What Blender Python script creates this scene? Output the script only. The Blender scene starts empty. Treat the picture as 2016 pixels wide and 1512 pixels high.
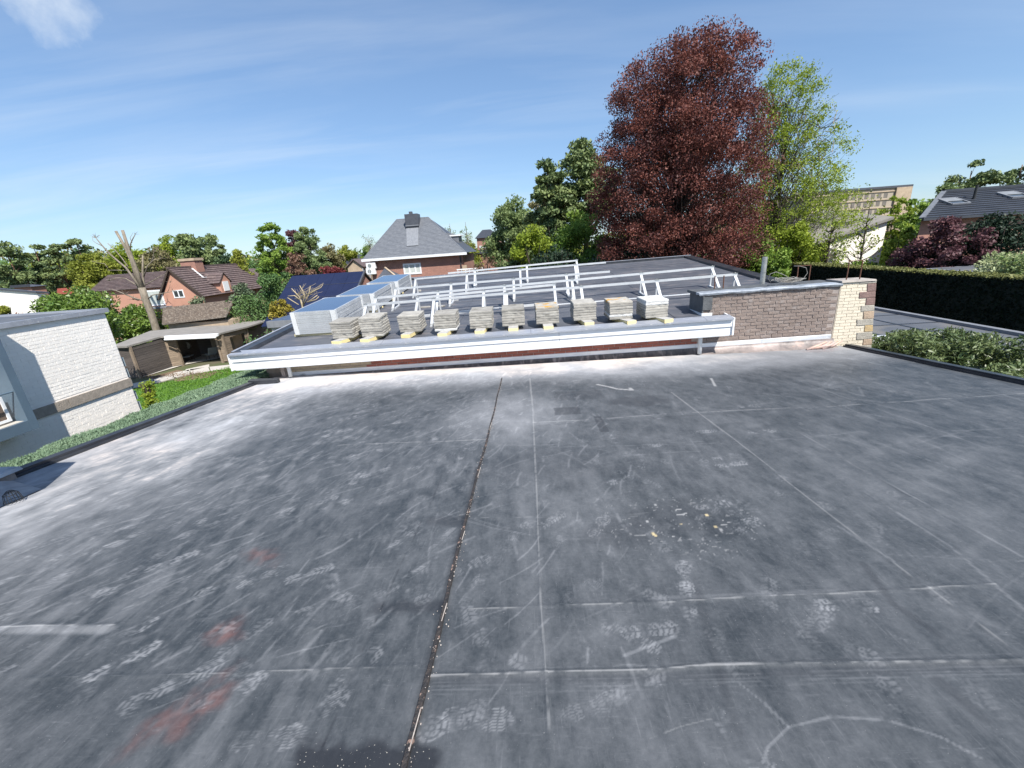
import bpy, math, random
import numpy as np
from math import radians, sin, cos, tan, sqrt, pi
from mathutils import Vector, Matrix

rng = np.random.default_rng(7)
random.seed(7)
scene = bpy.context.scene
col = scene.collection

# ------------------------------------------------------------------ camera
FPX = 820.0                       # focal length in pixels of a 2016 px wide frame
CAM = np.array([0.0, 0.0, 5.4])
PITCH, ROLL, YAW = radians(18.1), radians(4.0), radians(-3.0)
R0 = np.array([cos(YAW), -sin(YAW), 0.0])
FW = np.array([sin(YAW) * cos(PITCH), cos(YAW) * cos(PITCH), -sin(PITCH)])
U0 = np.cross(R0, FW)
RC = cos(ROLL) * R0 - sin(ROLL) * U0
UC = cos(ROLL) * U0 + sin(ROLL) * R0
cam_d = bpy.data.cameras.new('camera')
cam_d.sensor_width = 36.0
cam_d.lens = FPX / 2016.0 * 36.0
cam_d.clip_start = 0.05
cam_d.clip_end = 3000.0
cam = bpy.data.objects.new('camera', cam_d)
col.objects.link(cam)
m = Matrix(((RC[0], UC[0], -FW[0], CAM[0]), (RC[1], UC[1], -FW[1], CAM[1]), (RC[2], UC[2], -FW[2], CAM[2]), (0, 0, 0, 1)))
cam.matrix_world = m
scene.camera = cam

# ------------------------------------------------------------------ light
SUN_EL, SUN_AZ = radians(51), radians(32)      # azimuth measured from behind the camera towards the right
sun_dir = Vector((sin(SUN_AZ) * cos(SUN_EL), -cos(SUN_AZ) * cos(SUN_EL), sin(SUN_EL)))
sl = bpy.data.lights.new('sun', 'SUN')
sl.energy = 5.0
sl.angle = radians(0.53)
sl.color = (1.0, 0.955, 0.88)
so = bpy.data.objects.new('sun', sl)
so.rotation_euler = sun_dir.to_track_quat('Z', 'Y').to_euler()
so.location = (0, 0, 60)
col.objects.link(so)

world = bpy.data.worlds.new('World')
scene.world = world
world.use_nodes = True
wt = world.node_tree
for n in list(wt.nodes):
    wt.nodes.remove(n)


def wn(t, **k):
    n = wt.nodes.new(t)
    for a, b in k.items():
        setattr(n, a, b)
    return n


sky = wn('ShaderNodeTexSky', sky_type='NISHITA', sun_disc=False)
sky.sun_elevation = SUN_EL
sky.sun_rotation = pi - SUN_AZ
sky.altitude = 50
sky.air_density = 1.0
sky.dust_density = 0.25
sky.ozone_density = 2.2
tc = wn('ShaderNodeTexCoord')
sep = wn('ShaderNodeSeparateXYZ')
wt.links.new(tc.outputs['Generated'], sep.inputs[0])
zz = wn('ShaderNodeMath', operation='MAXIMUM'); zz.inputs[1].default_value = 0.0
wt.links.new(sep.outputs['Z'], zz.inputs[0])
za = wn('ShaderNodeMath', operation='ADD'); za.inputs[1].default_value = 0.12
wt.links.new(zz.outputs[0], za.inputs[0])
dx = wn('ShaderNodeMath', operation='DIVIDE'); dy = wn('ShaderNodeMath', operation='DIVIDE')
wt.links.new(sep.outputs['X'], dx.inputs[0]); wt.links.new(za.outputs[0], dx.inputs[1])
wt.links.new(sep.outputs['Y'], dy.inputs[0]); wt.links.new(za.outputs[0], dy.inputs[1])
cmb = wn('ShaderNodeCombineXYZ')
wt.links.new(dx.outputs[0], cmb.inputs[0]); wt.links.new(dy.outputs[0], cmb.inputs[1])
mp = wn('ShaderNodeMapping')
mp.inputs['Rotation'].default_value = (0, 0, radians(-14))
mp.inputs['Scale'].default_value = (0.45, 1.9, 1)
mp.inputs['Location'].default_value = (3.1, 1.7, 0)
wt.links.new(cmb.outputs[0], mp.inputs[0])
n1 = wn('ShaderNodeTexNoise'); n1.inputs['Scale'].default_value = 1.1; n1.inputs['Detail'].default_value = 7; n1.inputs['Roughness'].default_value = 0.58; n1.inputs['Distortion'].default_value = 0.35
n2 = wn('ShaderNodeTexNoise'); n2.inputs['Scale'].default_value = 0.45; n2.inputs['Detail'].default_value = 3
wt.links.new(mp.outputs[0], n1.inputs['Vector']); wt.links.new(mp.outputs[0], n2.inputs['Vector'])
cr = wn('ShaderNodeMapRange'); cr.inputs['From Min'].default_value = 0.42; cr.inputs['From Max'].default_value = 0.74; cr.inputs['To Max'].default_value = 0.30
wt.links.new(n1.outputs[0], cr.inputs[0])
cr2 = wn('ShaderNodeMapRange'); cr2.inputs['From Min'].default_value = 0.36; cr2.inputs['From Max'].default_value = 0.6
wt.links.new(n2.outputs[0], cr2.inputs[0])
mul = wn('ShaderNodeMath', operation='MULTIPLY')
wt.links.new(cr.outputs[0], mul.inputs[0]); wt.links.new(cr2.outputs[0], mul.inputs[1])
# one compact white cloud high on the left
vd = wn('ShaderNodeVectorMath', operation='DISTANCE')
_c = FW + (70 - 1008) / FPX * RC - (-45 - 756) / FPX * UC
_c = _c / np.linalg.norm(_c)
vd.inputs[1].default_value = tuple(_c)
vn = wn('ShaderNodeVectorMath', operation='NORMALIZE')
wt.links.new(tc.outputs['Generated'], vn.inputs[0])
n3 = wn('ShaderNodeTexNoise'); n3.inputs['Scale'].default_value = 9; n3.inputs['Detail'].default_value = 6; n3.inputs['Roughness'].default_value = .6
wt.links.new(vn.outputs[0], n3.inputs['Vector'])
wt.links.new(vn.outputs[0], vd.inputs[0])
dd = wn('ShaderNodeMath', operation='MULTIPLY_ADD'); dd.inputs[1].default_value = 0.20
wt.links.new(n3.outputs[0], dd.inputs[0]); wt.links.new(vd.outputs['Value'], dd.inputs[2])
c3 = wn('ShaderNodeMapRange'); c3.inputs['From Min'].default_value = 0.175; c3.inputs['From Max'].default_value = 0.10; c3.inputs['To Max'].default_value = 0.75
wt.links.new(dd.outputs[0], c3.inputs[0])
mx = wn('ShaderNodeMath', operation='MAXIMUM')
wt.links.new(mul.outputs[0], mx.inputs[0]); wt.links.new(c3.outputs[0], mx.inputs[1])
mix = wn('ShaderNodeMixRGB'); mix.inputs[2].default_value = (4.5, 4.9, 5.3, 1)
gm = wn('ShaderNodeGamma'); gm.inputs[1].default_value = 0.70
wt.links.new(sky.outputs[0], gm.inputs[0])
tn = wn('ShaderNodeMixRGB', blend_type='MULTIPLY'); tn.inputs[0].default_value = 1.0; tn.inputs[2].default_value = (0.87, 1.07, 1.31, 1)
wt.links.new(gm.outputs[0], tn.inputs[1])
wt.links.new(mx.outputs[0], mix.inputs[0]); wt.links.new(tn.outputs[0], mix.inputs[1])
bg = wn('ShaderNodeBackground'); bg.inputs['Strength'].default_value = 0.132
wt.links.new(mix.outputs[0], bg.inputs[0])
wo = wn('ShaderNodeOutputWorld')
wt.links.new(bg.outputs[0], wo.inputs[0])

scene.view_settings.view_transform = 'Standard'
scene.view_settings.look = 'None'
scene.view_settings.gamma = 1.0
scene.view_settings.use_curve_mapping = False
scene.view_settings.exposure = 0.6

# ------------------------------------------------------------------ survey helpers: sight lines from the camera station to known planes
def _ray(px, py):
    return FW + (px - 1008) / FPX * RC - (py - 756) / FPX * UC


def atY(px, py, Y):
    d = _ray(px, py)
    return CAM + d * (Y - CAM[1]) / d[1]


def atX(px, py, X):
    d = _ray(px, py)
    return CAM + d * (X - CAM[0]) / d[0]


def atZ(px, py, Z):
    d = _ray(px, py)
    return CAM + d * (Z - CAM[2]) / d[2]


TAN_N = tan(radians(4.2))
ROOF0 = 3.12
def roof_z(y):
    return ROOF0 + (8.3 - y) * TAN_N


def onroof(px, py):
    d = _ray(px, py)
    n = np.array([0, TAN_N, 1.0]); P = np.array([0, 8.3, ROOF0])
    return CAM + d * (((P - CAM) @ n) / (d @ n))


TAN_F = tan(radians(4.3)); TX = 0.014
def far_z(x, y):
    return 3.80 + (y - 7.9) * TAN_F + TX * x


def onfar(px, py, h=0.0):
    d = _ray(px, py)
    n = np.array([-TX, -TAN_F, 1.0]); P = np.array([0, 7.9, 3.80 + h])
    return CAM + d * (((P - CAM) @ n) / (d @ n))


# ------------------------------------------------------------------ mesh helpers
class MB:
    def __init__(s):
        s.v = []; s.f = []

    def add(s, vs, fs):
        b = len(s.v)
        s.v += [tuple(map(float, v)) for v in vs]
        s.f += [tuple(b + i for i in f) for f in fs]
        return s

    def box(s, x0, x1, y0, y1, z0, z1):
        return s.add([(x0, y0, z0), (x1, y0, z0), (x1, y1, z0), (x0, y1, z0), (x0, y0, z1), (x1, y0, z1), (x1, y1, z1), (x0, y1, z1)],
                     [(3, 2, 1, 0), (4, 5, 6, 7), (0, 1, 5, 4), (1, 2, 6, 5), (2, 3, 7, 6), (3, 0, 4, 7)])

    def hexa(s, bot, top):
        return s.add(list(bot) + list(top), [(3, 2, 1, 0), (4, 5, 6, 7), (0, 1, 5, 4), (1, 2, 6, 5), (2, 3, 7, 6), (3, 0, 4, 7)])

    def bar(s, a, b, w, h, up=(0, 0, 1)):
        a = Vector(a); b = Vector(b); d = (b - a).normalized()
        u = Vector(up)
        if abs(d.dot(u)) > 0.98:
            u = Vector((1, 0, 0))
        sd = d.cross(u).normalized(); uu = sd.cross(d).normalized()
        q = [sd * (-w / 2) - uu * (h / 2), sd * (w / 2) - uu * (h / 2), sd * (w / 2) + uu * (h / 2), sd * (-w / 2) + uu * (h / 2)]
        return s.add([a + i for i in q] + [b + i for i in q], [(0, 1, 2, 3), (7, 6, 5, 4), (0, 4, 5, 1), (1, 5, 6, 2), (2, 6, 7, 3), (3, 7, 4, 0)])

    def tube(s, pts, rad, n=8, cap=True):
        pts = [Vector(p) for p in pts]
        if not hasattr(rad, '__len__'):
            rad = [rad] * len(pts)
        b = len(s.v)
        prev = None
        for i, p in enumerate(pts):
            d = (pts[min(i + 1, len(pts) - 1)] - pts[max(i - 1, 0)]).normalized()
            if prev is None:
                u = d.cross(Vector((0.13, 0.9, 0.3))).normalized()
            else:
                u = (prev - d * prev.dot(d)).normalized()
            prev = u
            w = d.cross(u)
            for k in range(n):
                a = 2 * pi * k / n
                s.v.append(tuple(p + (u * cos(a) + w * sin(a)) * rad[i]))
        for i in range(len(pts) - 1):
            for k in range(n):
                s.f.append((b + i * n + k, b + i * n + (k + 1) % n, b + (i + 1) * n + (k + 1) % n, b + (i + 1) * n + k))
        if cap:
            s.f.append(tuple(b + k for k in reversed(range(n))))
            s.f.append(tuple(b + (len(pts) - 1) * n + k for k in range(n)))
        return s

    def prism(s, poly, off):
        n = len(poly); off = Vector(off)
        vs = [Vector(p) for p in poly]
        return s.add(vs + [v + off for v in vs], [tuple(reversed(range(n))), tuple(range(n, 2 * n))] + [(i, (i + 1) % n, n + (i + 1) % n, n + i) for i in range(n)])

    def mesh(s, name, mat, smooth=False):
        me = bpy.data.meshes.new(name)
        me.from_pydata(s.v, [], s.f)
        me.update()
        if mat:
            me.materials.append(mat)
        if smooth:
            me.polygons.foreach_set('use_smooth', [True] * len(me.polygons))
        return me

    def build(s, name, mat, parent=None, smooth=False, bevel=0, **tags):
        me = s.mesh(name, mat, smooth)
        return link(name, me, parent, bevel, **tags)


def link(name, me, parent=None, bevel=0, **tags):
    o = bpy.data.objects.new(name, me)
    col.objects.link(o)
    if parent is not None:
        o.parent = parent
    if bevel:
        md = o.modifiers.new('b', 'BEVEL'); md.width = bevel; md.segments = 2; md.limit_method = 'ANGLE'
    for k, v in tags.items():
        o[k] = v
    return o


def thing(name, label, cat, loc=(0, 0, 0), group=None, rz=0.0):
    o = bpy.data.objects.new(name, None)
    col.objects.link(o)
    o.location = loc
    o.rotation_euler = (0, 0, rz)
    o['label'] = label; o['category'] = cat
    if group:
        o['group'] = group
    o.empty_display_size = 0.2
    return o


def fast_quads(name, V, mat, rnd=None):
    """V: (n,4,3) array of quads"""
    n = V.shape[0]
    me = bpy.data.meshes.new(name)
    me.vertices.add(n * 4); me.loops.add(n * 4); me.polygons.add(n)
    me.vertices.foreach_set('co', V.reshape(-1).astype(np.float32))
    me.loops.foreach_set('vertex_index', np.arange(n * 4, dtype=np.int32))
    me.polygons.foreach_set('loop_start', np.arange(0, n * 4, 4, dtype=np.int32))
    me.polygons.foreach_set('loop_total', np.full(n, 4, dtype=np.int32))
    if rnd is not None:
        a = me.attributes.new('rnd', 'FLOAT', 'FACE')
        a.data.foreach_set('value', rnd.astype(np.float32))
    me.update(calc_edges=True)
    me.materials.append(mat)
    return me


# ------------------------------------------------------------------ materials
def mat(name, c1, c2=None, scale=6.0, rough=0.7, metal=0.0, detail=5, bump=0.0, bscale=None, stretch=(1, 1, 1), rand=0.0, spec=0.5, lo=0.35, hi=0.65, c3=None, s3=1.0, t3=(0.5, 0.65), obj=False):
    M = bpy.data.materials.new(name)
    M.use_nodes = True
    nt = M.node_tree
    b = nt.nodes['Principled BSDF']
    b.inputs['Roughness'].default_value = rough
    b.inputs['Metallic'].default_value = metal
    b.inputs['Specular IOR Level'].default_value = spec
    tcn = nt.nodes.new('ShaderNodeTexCoord')
    mpn = nt.nodes.new('ShaderNodeMapping'); mpn.inputs['Scale'].default_value = stretch
    if obj:
        nt.links.new(tcn.outputs['Object'], mpn.inputs[0])
        oi = nt.nodes.new('ShaderNodeObjectInfo')
        ml = nt.nodes.new('ShaderNodeVectorMath'); ml.operation = 'SCALE'; ml.inputs[3].default_value = 37.0
        cb = nt.nodes.new('ShaderNodeCombineXYZ')
        for i in range(3):
            nt.links.new(oi.outputs['Random'], cb.inputs[i])
        nt.links.new(cb.outputs[0], ml.inputs[0])
        ad = nt.nodes.new('ShaderNodeVectorMath'); ad.operation = 'ADD'
        nt.links.new(mpn.outputs[0], ad.inputs[0]); nt.links.new(ml.outputs[0], ad.inputs[1])
        vec = ad.outputs[0]
    else:
        g = nt.nodes.new('ShaderNodeNewGeometry')
        nt.links.new(g.outputs['Position'], mpn.inputs[0])
        vec = mpn.outputs[0]
    no = nt.nodes.new('ShaderNodeTexNoise')
    no.inputs['Scale'].default_value = scale; no.inputs['Detail'].default_value = detail; no.inputs['Roughness'].default_value = 0.6
    nt.links.new(vec, no.inputs['Vector'])
    mr = nt.nodes.new('ShaderNodeMapRange'); mr.inputs['From Min'].default_value = lo; mr.inputs['From Max'].default_value = hi
    nt.links.new(no.outputs[0], mr.inputs[0])
    mi = nt.nodes.new('ShaderNodeMixRGB')
    mi.inputs[1].default_value = (*c1, 1); mi.inputs[2].default_value = (*(c2 or [x * 0.8 for x in c1]), 1)
    nt.links.new(mr.outputs[0], mi.inputs[0])
    out = mi.outputs[0]
    if c3:
        n3_ = nt.nodes.new('ShaderNodeTexNoise'); n3_.inputs['Scale'].default_value = s3; n3_.inputs['Detail'].default_value = 6
        nt.links.new(vec, n3_.inputs['Vector'])
        m3 = nt.nodes.new('ShaderNodeMapRange'); m3.inputs['From Min'].default_value = t3[0]; m3.inputs['From Max'].default_value = t3[1]
        nt.links.new(n3_.outputs[0], m3.inputs[0])
        x3 = nt.nodes.new('ShaderNodeMixRGB'); x3.inputs[2].default_value = (*c3, 1)
        nt.links.new(m3.outputs[0], x3.inputs[0]); nt.links.new(out, x3.inputs[1])
        out = x3.outputs[0]
    if rand:
        oi2 = nt.nodes.new('ShaderNodeObjectInfo')
        r_ = nt.nodes.new('ShaderNodeMapRange'); r_.inputs['To Min'].default_value = 1 - rand; r_.inputs['To Max'].default_value = 1 + rand
        nt.links.new(oi2.outputs['Random'], r_.inputs[0])
        hs = nt.nodes.new('ShaderNodeHueSaturation')
        nt.links.new(r_.outputs[0], hs.inputs['Value']); nt.links.new(out, hs.inputs['Color'])
        out = hs.outputs[0]
    nt.links.new(out, b.inputs['Base Color'])
    if bump:
        nb = nt.nodes.new('ShaderNodeTexNoise'); nb.inputs['Scale'].default_value = bscale or scale * 4; nb.inputs['Detail'].default_value = 4
        nt.links.new(vec, nb.inputs['Vector'])
        bp = nt.nodes.new('ShaderNodeBump'); bp.inputs['Strength'].default_value = bump; bp.inputs['Distance'].default_value = 0.02
        nt.links.new(nb.outputs[0], bp.inputs['Height']); nt.links.new(bp.outputs[0], b.inputs['Normal'])
    return M


def leafmat(name, c1, c2, trans=0.3, rough=0.55, spec=0.3):
    M = bpy.data.materials.new(name); M.use_nodes = True
    nt = M.node_tree
    b = nt.nodes['Principled BSDF']; o = nt.nodes['Material Output']
    a = nt.nodes.new('ShaderNodeAttribute'); a.attribute_name = 'rnd'
    mi = nt.nodes.new('ShaderNodeMixRGB'); mi.inputs[1].default_value = (*c1, 1); mi.inputs[2].default_value = (*c2, 1)
    nt.links.new(a.outputs['Fac'], mi.inputs[0])
    nt.links.new(mi.outputs[0], b.inputs['Base Color'])
    b.inputs['Roughness'].default_value = rough; b.inputs['Specular IOR Level'].default_value = spec
    t = nt.nodes.new('ShaderNodeBsdfTranslucent'); nt.links.new(mi.outputs[0], t.inputs[0])
    ms = nt.nodes.new('ShaderNodeMixShader'); ms.inputs[0].default_value = trans
    nt.links.new(b.outputs[0], ms.inputs[1]); nt.links.new(t.outputs[0], ms.inputs[2]); nt.links.new(ms.outputs[0], o.inputs[0])
    return M


M_white = mat('white_trim', (0.78, 0.79, 0.80), (0.70, 0.715, 0.73), 2.5, 0.45, lo=.3, hi=.8, stretch=(1, 1, 6))
M_alutrim = mat('aluminium_trim', (0.40, 0.42, 0.47), (0.32, 0.34, 0.39), 1.6, 0.42, 0.35, stretch=(1, 4, 4), c3=(.62, .62, .62), s3=9, t3=(.6, .72))
M_strip = mat('zinc_strip', (0.80, 0.82, 0.84), (0.62, 0.65, 0.69), 2.2, 0.5, 0.25, stretch=(1, 1, 5), c3=(.2, .22, .25), s3=3, t3=(.62, .74))
M_alu = mat('rack_aluminium', (0.66, 0.67, 0.68), (0.54, 0.56, 0.58), 3, 0.42, 0.35)
M_darktrim = mat('dark_roof_trim', (0.024, 0.027, 0.034), (0.045, 0.048, 0.055), 4, 0.35, 0.1, c3=(.2, .19, .18), s3=5, t3=(.66, .85))
M_membrane = mat('far_membrane', (0.062, 0.067, 0.083), (0.095, 0.1, 0.115), 1.3, 0.55, bump=.15, bscale=2.5, c3=(.17, .155, .16), s3=2.2, t3=(.52, .78), stretch=(1, 2, 1))
M_upstand = mat('membrane_upstand', (0.045, 0.045, 0.05), (0.13, 0.115, 0.11), 3.0, 0.5, bump=.6, bscale=7, stretch=(2.5, 1, .6), c3=(.36, .31, .29), s3=4, t3=(.55, .75))
M_membsheet = mat('crumpled_membrane', (0.13, 0.115, 0.11), (0.34, 0.28, 0.26), 3.0, 0.5, bump=.8, bscale=5, c3=(.6, .36, .26), s3=2.2, t3=(.6, .78))
M_pinkfold = mat('pink_dusty_membrane', (0.62, 0.40, 0.31), (0.42, 0.33, 0.30), 7.0, 0.6, bump=.6, bscale=9)
M_paver = mat('weathered_concrete', (0.37, 0.355, 0.32), (0.275, 0.26, 0.235), 6.5, 0.9, bump=.35, bscale=45, rand=.17, obj=True, c3=(.17, .16, .14), s3=5, t3=(.60, .72))
M_paverrust = mat('rust_stained_concrete', (0.46, 0.43, 0.38), (0.34, 0.32, 0.28), 6.5, 0.9, bump=.5, bscale=45, rand=.1, obj=True, c3=(.5, .27, .04), s3=5, t3=(.53, .6))
M_paverlight = mat('pale_concrete', (0.62, 0.62, 0.61), (0.5, 0.5, 0.49), 6.5, 0.9, bump=.4, bscale=45, rand=.05, obj=True, c3=(.25, .24, .22), s3=8, t3=(.62, .7))
M_foam = mat('yellow_foam', (0.80, 0.66, 0.30), (0.72, 0.6, 0.32), 9, 0.85, bump=.3, obj=True)
M_foamskin = mat('grey_foam_facing', (0.47, 0.46, 0.44), (0.36, 0.35, 0.34), 12, 0.6, obj=True, bump=.3)
M_brickgrey = mat('grey_brick', (0.255, 0.20, 0.172), (0.21, 0.168, 0.148), 14, 0.9, bump=.5, bscale=60, rand=.08, obj=True, c3=(.30, .26, .24), s3=7, t3=(.55, .75))
M_mortargrey = mat('grey_mortar', (0.34, 0.29, 0.265), (0.27, 0.235, 0.215), 9, 0.95, bump=.4)
M_brickcream = mat('cream_brick', (0.68, 0.61, 0.49), (0.64, 0.57, 0.455), 12, 0.85, bump=.4, bscale=50, rand=.05, obj=True)
M_mortarcream = mat('cream_mortar', (0.62, 0.54, 0.43), (0.57, 0.49, 0.385), 9, 0.95)
M_quoins = [mat('quoin_red', (0.26, 0.17, 0.15), (0.18, 0.12, 0.11), 9, 0.9, bump=.5, obj=True),
            mat('quoin_grey', (0.40, 0.37, 0.32), (0.31, 0.29, 0.25), 9, 0.9, bump=.5, obj=True),
            mat('quoin_ochre', (0.50, 0.36, 0.17), (0.42, 0.32, 0.2), 9, 0.9, bump=.5, obj=True),
            mat('quoin_tan', (0.44, 0.33, 0.24), (0.35, 0.27, 0.2), 9, 0.9, bump=.5, obj=True)]
M_brickred = mat('red_brick', (0.34, 0.12, 0.085), (0.26, 0.09, 0.07), 10, 0.9, rand=.18, obj=True)
M_mortarred = mat('red_mortar', (0.42, 0.33, 0.28), None, 9, 0.95)
M_bricktan = mat('tan_brick', (0.40, 0.33, 0.23), (0.34, 0.28, 0.2), 10, 0.9, rand=.1, obj=True)
M_brickwhite = mat('white_painted_brick', (0.90, 0.855, 0.80), (0.87, 0.825, 0.77), 6, 0.75, bump=.25, bscale=35, rand=.02, obj=True)
M_whitecore = mat('white_painted_mortar', (0.86, 0.815, 0.76), (0.84, 0.79, 0.74), 6, 0.8)
M_band = mat('stone_band', (0.36, 0.31, 0.26), (0.27, 0.235, 0.20), 14, 0.95, bump=.5, bscale=60)
M_bluesteel = mat('blue_grey_steel', (0.10, 0.15, 0.20), (0.085, 0.125, 0.17), 2, 0.45)
M_brown = mat('brown_curtain', (0.16, 0.115, 0.085), (0.1, 0.075, 0.06), 3, 0.8, stretch=(8, 8, 1))
M_lead = mat('lead_flashing', (0.40, 0.43, 0.47), (0.26, 0.29, 0.33), 5, 0.45, 0.3, bump=.5, bscale=14, c3=(.13, .14, .17), s3=3, t3=(.56, .7))
M_bitumen = mat('bitumen_cap', (0.07, 0.075, 0.08), (0.11, 0.115, 0.12), 5, 0.7, bump=.5, bscale=20)
M_black = mat('black', (0.015, 0.016, 0.018), (0.03, 0.03, 0.032), 6, 0.5)
M_rust = mat('rusty_steel', (0.17, 0.075, 0.045), (0.10, 0.05, 0.035), 20, 0.8, 0.2)
M_cable = mat('grey_cable', (0.30, 0.29, 0.27), (0.12, 0.11, 0.1), 9, 0.6)
M_galv = mat('galvanised_pipe', (0.6, 0.6, 0.57), (0.42, 0.42, 0.4), 9, 0.35, 0.7)
M_pvcgrey = mat('grey_pvc', (0.66, 0.67, 0.67), (0.58, 0.59, 0.59), 5, 0.5)
M_pvglass = mat('pv_glass', (0.028, 0.055, 0.13), (0.022, 0.045, 0.11), 1.5, 0.12, spec=.8)
M_pvroof = mat('pv_dark', (0.012, 0.016, 0.045), (0.017, 0.021, 0.055), 1.2, 0.25)
M_pvframe = mat('pv_frame', (0.66, 0.68, 0.70), (0.56, 0.58, 0.6), 3, 0.35, 0.5)
M_card = mat('pv_stack_edge', (0.42, 0.44, 0.40), (0.3, 0.33, 0.28), 5, 0.4, 0.5, stretch=(3, 1, 8))
M_wood = mat('weathered_wood', (0.105, 0.088, 0.078), (0.065, 0.055, 0.052), 2.5, 0.85, stretch=(1, 1, 14), rand=.2, obj=False)
M_woodlight = mat('light_weathered_wood', (0.27, 0.21, 0.15), (0.17, 0.13, 0.1), 2.5, 0.85, stretch=(1, 1, 14), rand=.15)
M_shedroof = mat('shed_roofing', (0.26, 0.24, 0.22), (0.2, 0.19, 0.175), 2, 0.9)
M_paving = mat('pale_paving', (0.50, 0.47, 0.42), (0.43, 0.40, 0.36), 3, 0.9, rand=.06)
M_mulch = mat('bark_mulch', (0.24, 0.16, 0.10), (0.11, 0.075, 0.05), 9, 0.95, bump=1, bscale=12)
M_lawn = mat('lawn_base', (0.075, 0.16, 0.02), (0.055, 0.125, 0.018), 3, 0.95)
M_ground = mat('ground_soil', (0.075, 0.095, 0.035), (0.11, 0.095, 0.06), 0.6, 0.95)
M_slate = mat('slate', (0.165, 0.175, 0.195), (0.125, 0.135, 0.155), 3.0, 0.6, bump=.5, bscale=8, stretch=(1, 1, 2.2), c3=(.22, .23, .25), s3=5, t3=(.55, .8))
M_slateD = mat('dark_slate', (0.055, 0.06, 0.075), (0.075, 0.08, 0.095), 3, 0.5)
M_leadpale = mat('washed_slate', (0.215, 0.225, 0.245), (0.165, 0.175, 0.195), 5, 0.6, stretch=(2, 1, .6))
M_hbrick = mat('house_brick', (0.34, 0.175, 0.135), (0.27, 0.145, 0.115), 1.6, 0.9, c3=(.43, .23, .17), s3=9, t3=(.52, .72), stretch=(1, 1, 3), bump=.3, bscale=22)
M_pink = mat('pink_render', (0.50, 0.265, 0.19), (0.45, 0.235, 0.17), 1.2, 0.9, stretch=(1, 1, 1))
M_tile = mat('brown_roof_tile', (0.125, 0.088, 0.085), (0.09, 0.066, 0.066), 1.5, 0.75, c3=(.17, .13, .12), s3=4, t3=(.5, .7))
M_tileblk = mat('black_roof_tile', (0.035, 0.04, 0.052), (0.05, 0.055, 0.068), 1.5, 0.45)
M_redroof = mat('red_roof', (0.33, 0.085, 0.06), None, 3, 0.8)
M_glass = mat('window_glass', (0.06, 0.075, 0.085), (0.03, 0.035, 0.04), 2, 0.08, spec=.8)
M_curtain = mat('pale_curtain', (0.5, 0.53, 0.5), (0.4, 0.43, 0.41), 4, 0.8)
M_beige = mat('beige_concrete', (0.40, 0.34, 0.27), (0.34, 0.29, 0.235), 1, 0.9)
M_stonehouse = mat('pale_stone', (0.46, 0.36, 0.26), (0.36, 0.28, 0.2), 2.5, 0.9)
M_flatroof = mat('flat_roofing', (0.085, 0.092, 0.105), (0.12, 0.125, 0.14), 1.0, 0.6, c3=(.2, .18, .15), s3=.9, t3=(.55, .75))
M_bark = mat('grey_bark', (0.27, 0.23, 0.18), (0.16, 0.135, 0.105), 5, 0.95, bump=.7, bscale=14, stretch=(2, 2, .6))
M_barkdark = mat('dark_bark', (0.075, 0.055, 0.045), (0.05, 0.04, 0.033), 4, 0.95)
M_barkpine = mat('pine_bark', (0.24, 0.135, 0.085), (0.14, 0.085, 0.06), 3, 0.95)
M_barkpale = mat('pale_bark', (0.44, 0.36, 0.23), (0.3, 0.25, 0.16), 9, 0.9)
M_blue = mat('garage_blue', (0.07, 0.1, 0.17), None, 3, .5)

L_beech = leafmat('copper_leaf', (0.062, 0.024, 0.025), (0.26, 0.092, 0.068), 0.28)
L_firdark = leafmat('dark_fir_needle', (0.014, 0.030, 0.018), (0.032, 0.058, 0.030), 0.1)
L_prunus = leafmat('prunus_leaf', (0.085, 0.038, 0.045), (0.18, 0.082, 0.09), 0.2)
L_red = leafmat('red_shrub_leaf', (0.13, 0.03, 0.035), (0.22, 0.05, 0.05), 0.2)
L_redorange = leafmat('orange_shrub_leaf', (0.25, 0.09, 0.05), (0.34, 0.15, 0.08), 0.2)
L_pine = leafmat('pine_needle', (0.0787, 0.1269, 0.0558), (0.2232, 0.2735, 0.1017), 0.1)
L_fir = leafmat('fir_needle', (0.0358, 0.0734, 0.0382), (0.0816, 0.1265, 0.0528), 0.1)
L_thuja = leafmat('thuja_leaf', (0.055, 0.12, 0.0416), (0.125, 0.2, 0.0608), 0.12)
L_conifergrey = leafmat('grey_conifer_leaf', (0.0743, 0.1148, 0.0675), (0.162, 0.2025, 0.1148), 0.15)
L_lime = leafmat('lime_leaf', (0.1602, 0.2341, 0.0271), (0.3696, 0.4435, 0.0554), 0.4)
L_yellow = leafmat('yellow_green_leaf', (0.1794, 0.2168, 0.0329), (0.3289, 0.3513, 0.0598), 0.35)
L_mid = leafmat('mid_green_leaf', (0.1048, 0.195, 0.0345), (0.2621, 0.3744, 0.0663), 0.35)
L_pale = leafmat('pale_green_leaf', (0.138, 0.198, 0.078), (0.276, 0.348, 0.144), 0.35)
L_olive = leafmat('olive_brown_leaf', (0.1438, 0.1187, 0.0625), (0.25, 0.2375, 0.1063), 0.25)
L_brown = leafmat('brown_leaf', (0.144, 0.084, 0.06), (0.24, 0.144, 0.096), 0.2)
L_laurel = leafmat('laurel_leaf', (0.075, 0.1438, 0.0225), (0.2063, 0.2937, 0.0562), 0.22, 0.4, .5)
L_rhodo = leafmat('rhododendron_leaf', (0.035, 0.07, 0.018), (0.20, 0.245, 0.10), 0.15, 0.38, .5)
L_yewshade = leafmat('yew_shaded_leaf', (0.005, 0.011, 0.008), (0.012, 0.020, 0.010), 0.04, .8, .1)  # hedge sides lie in shade; that darkness is put into this leaf colour
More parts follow.
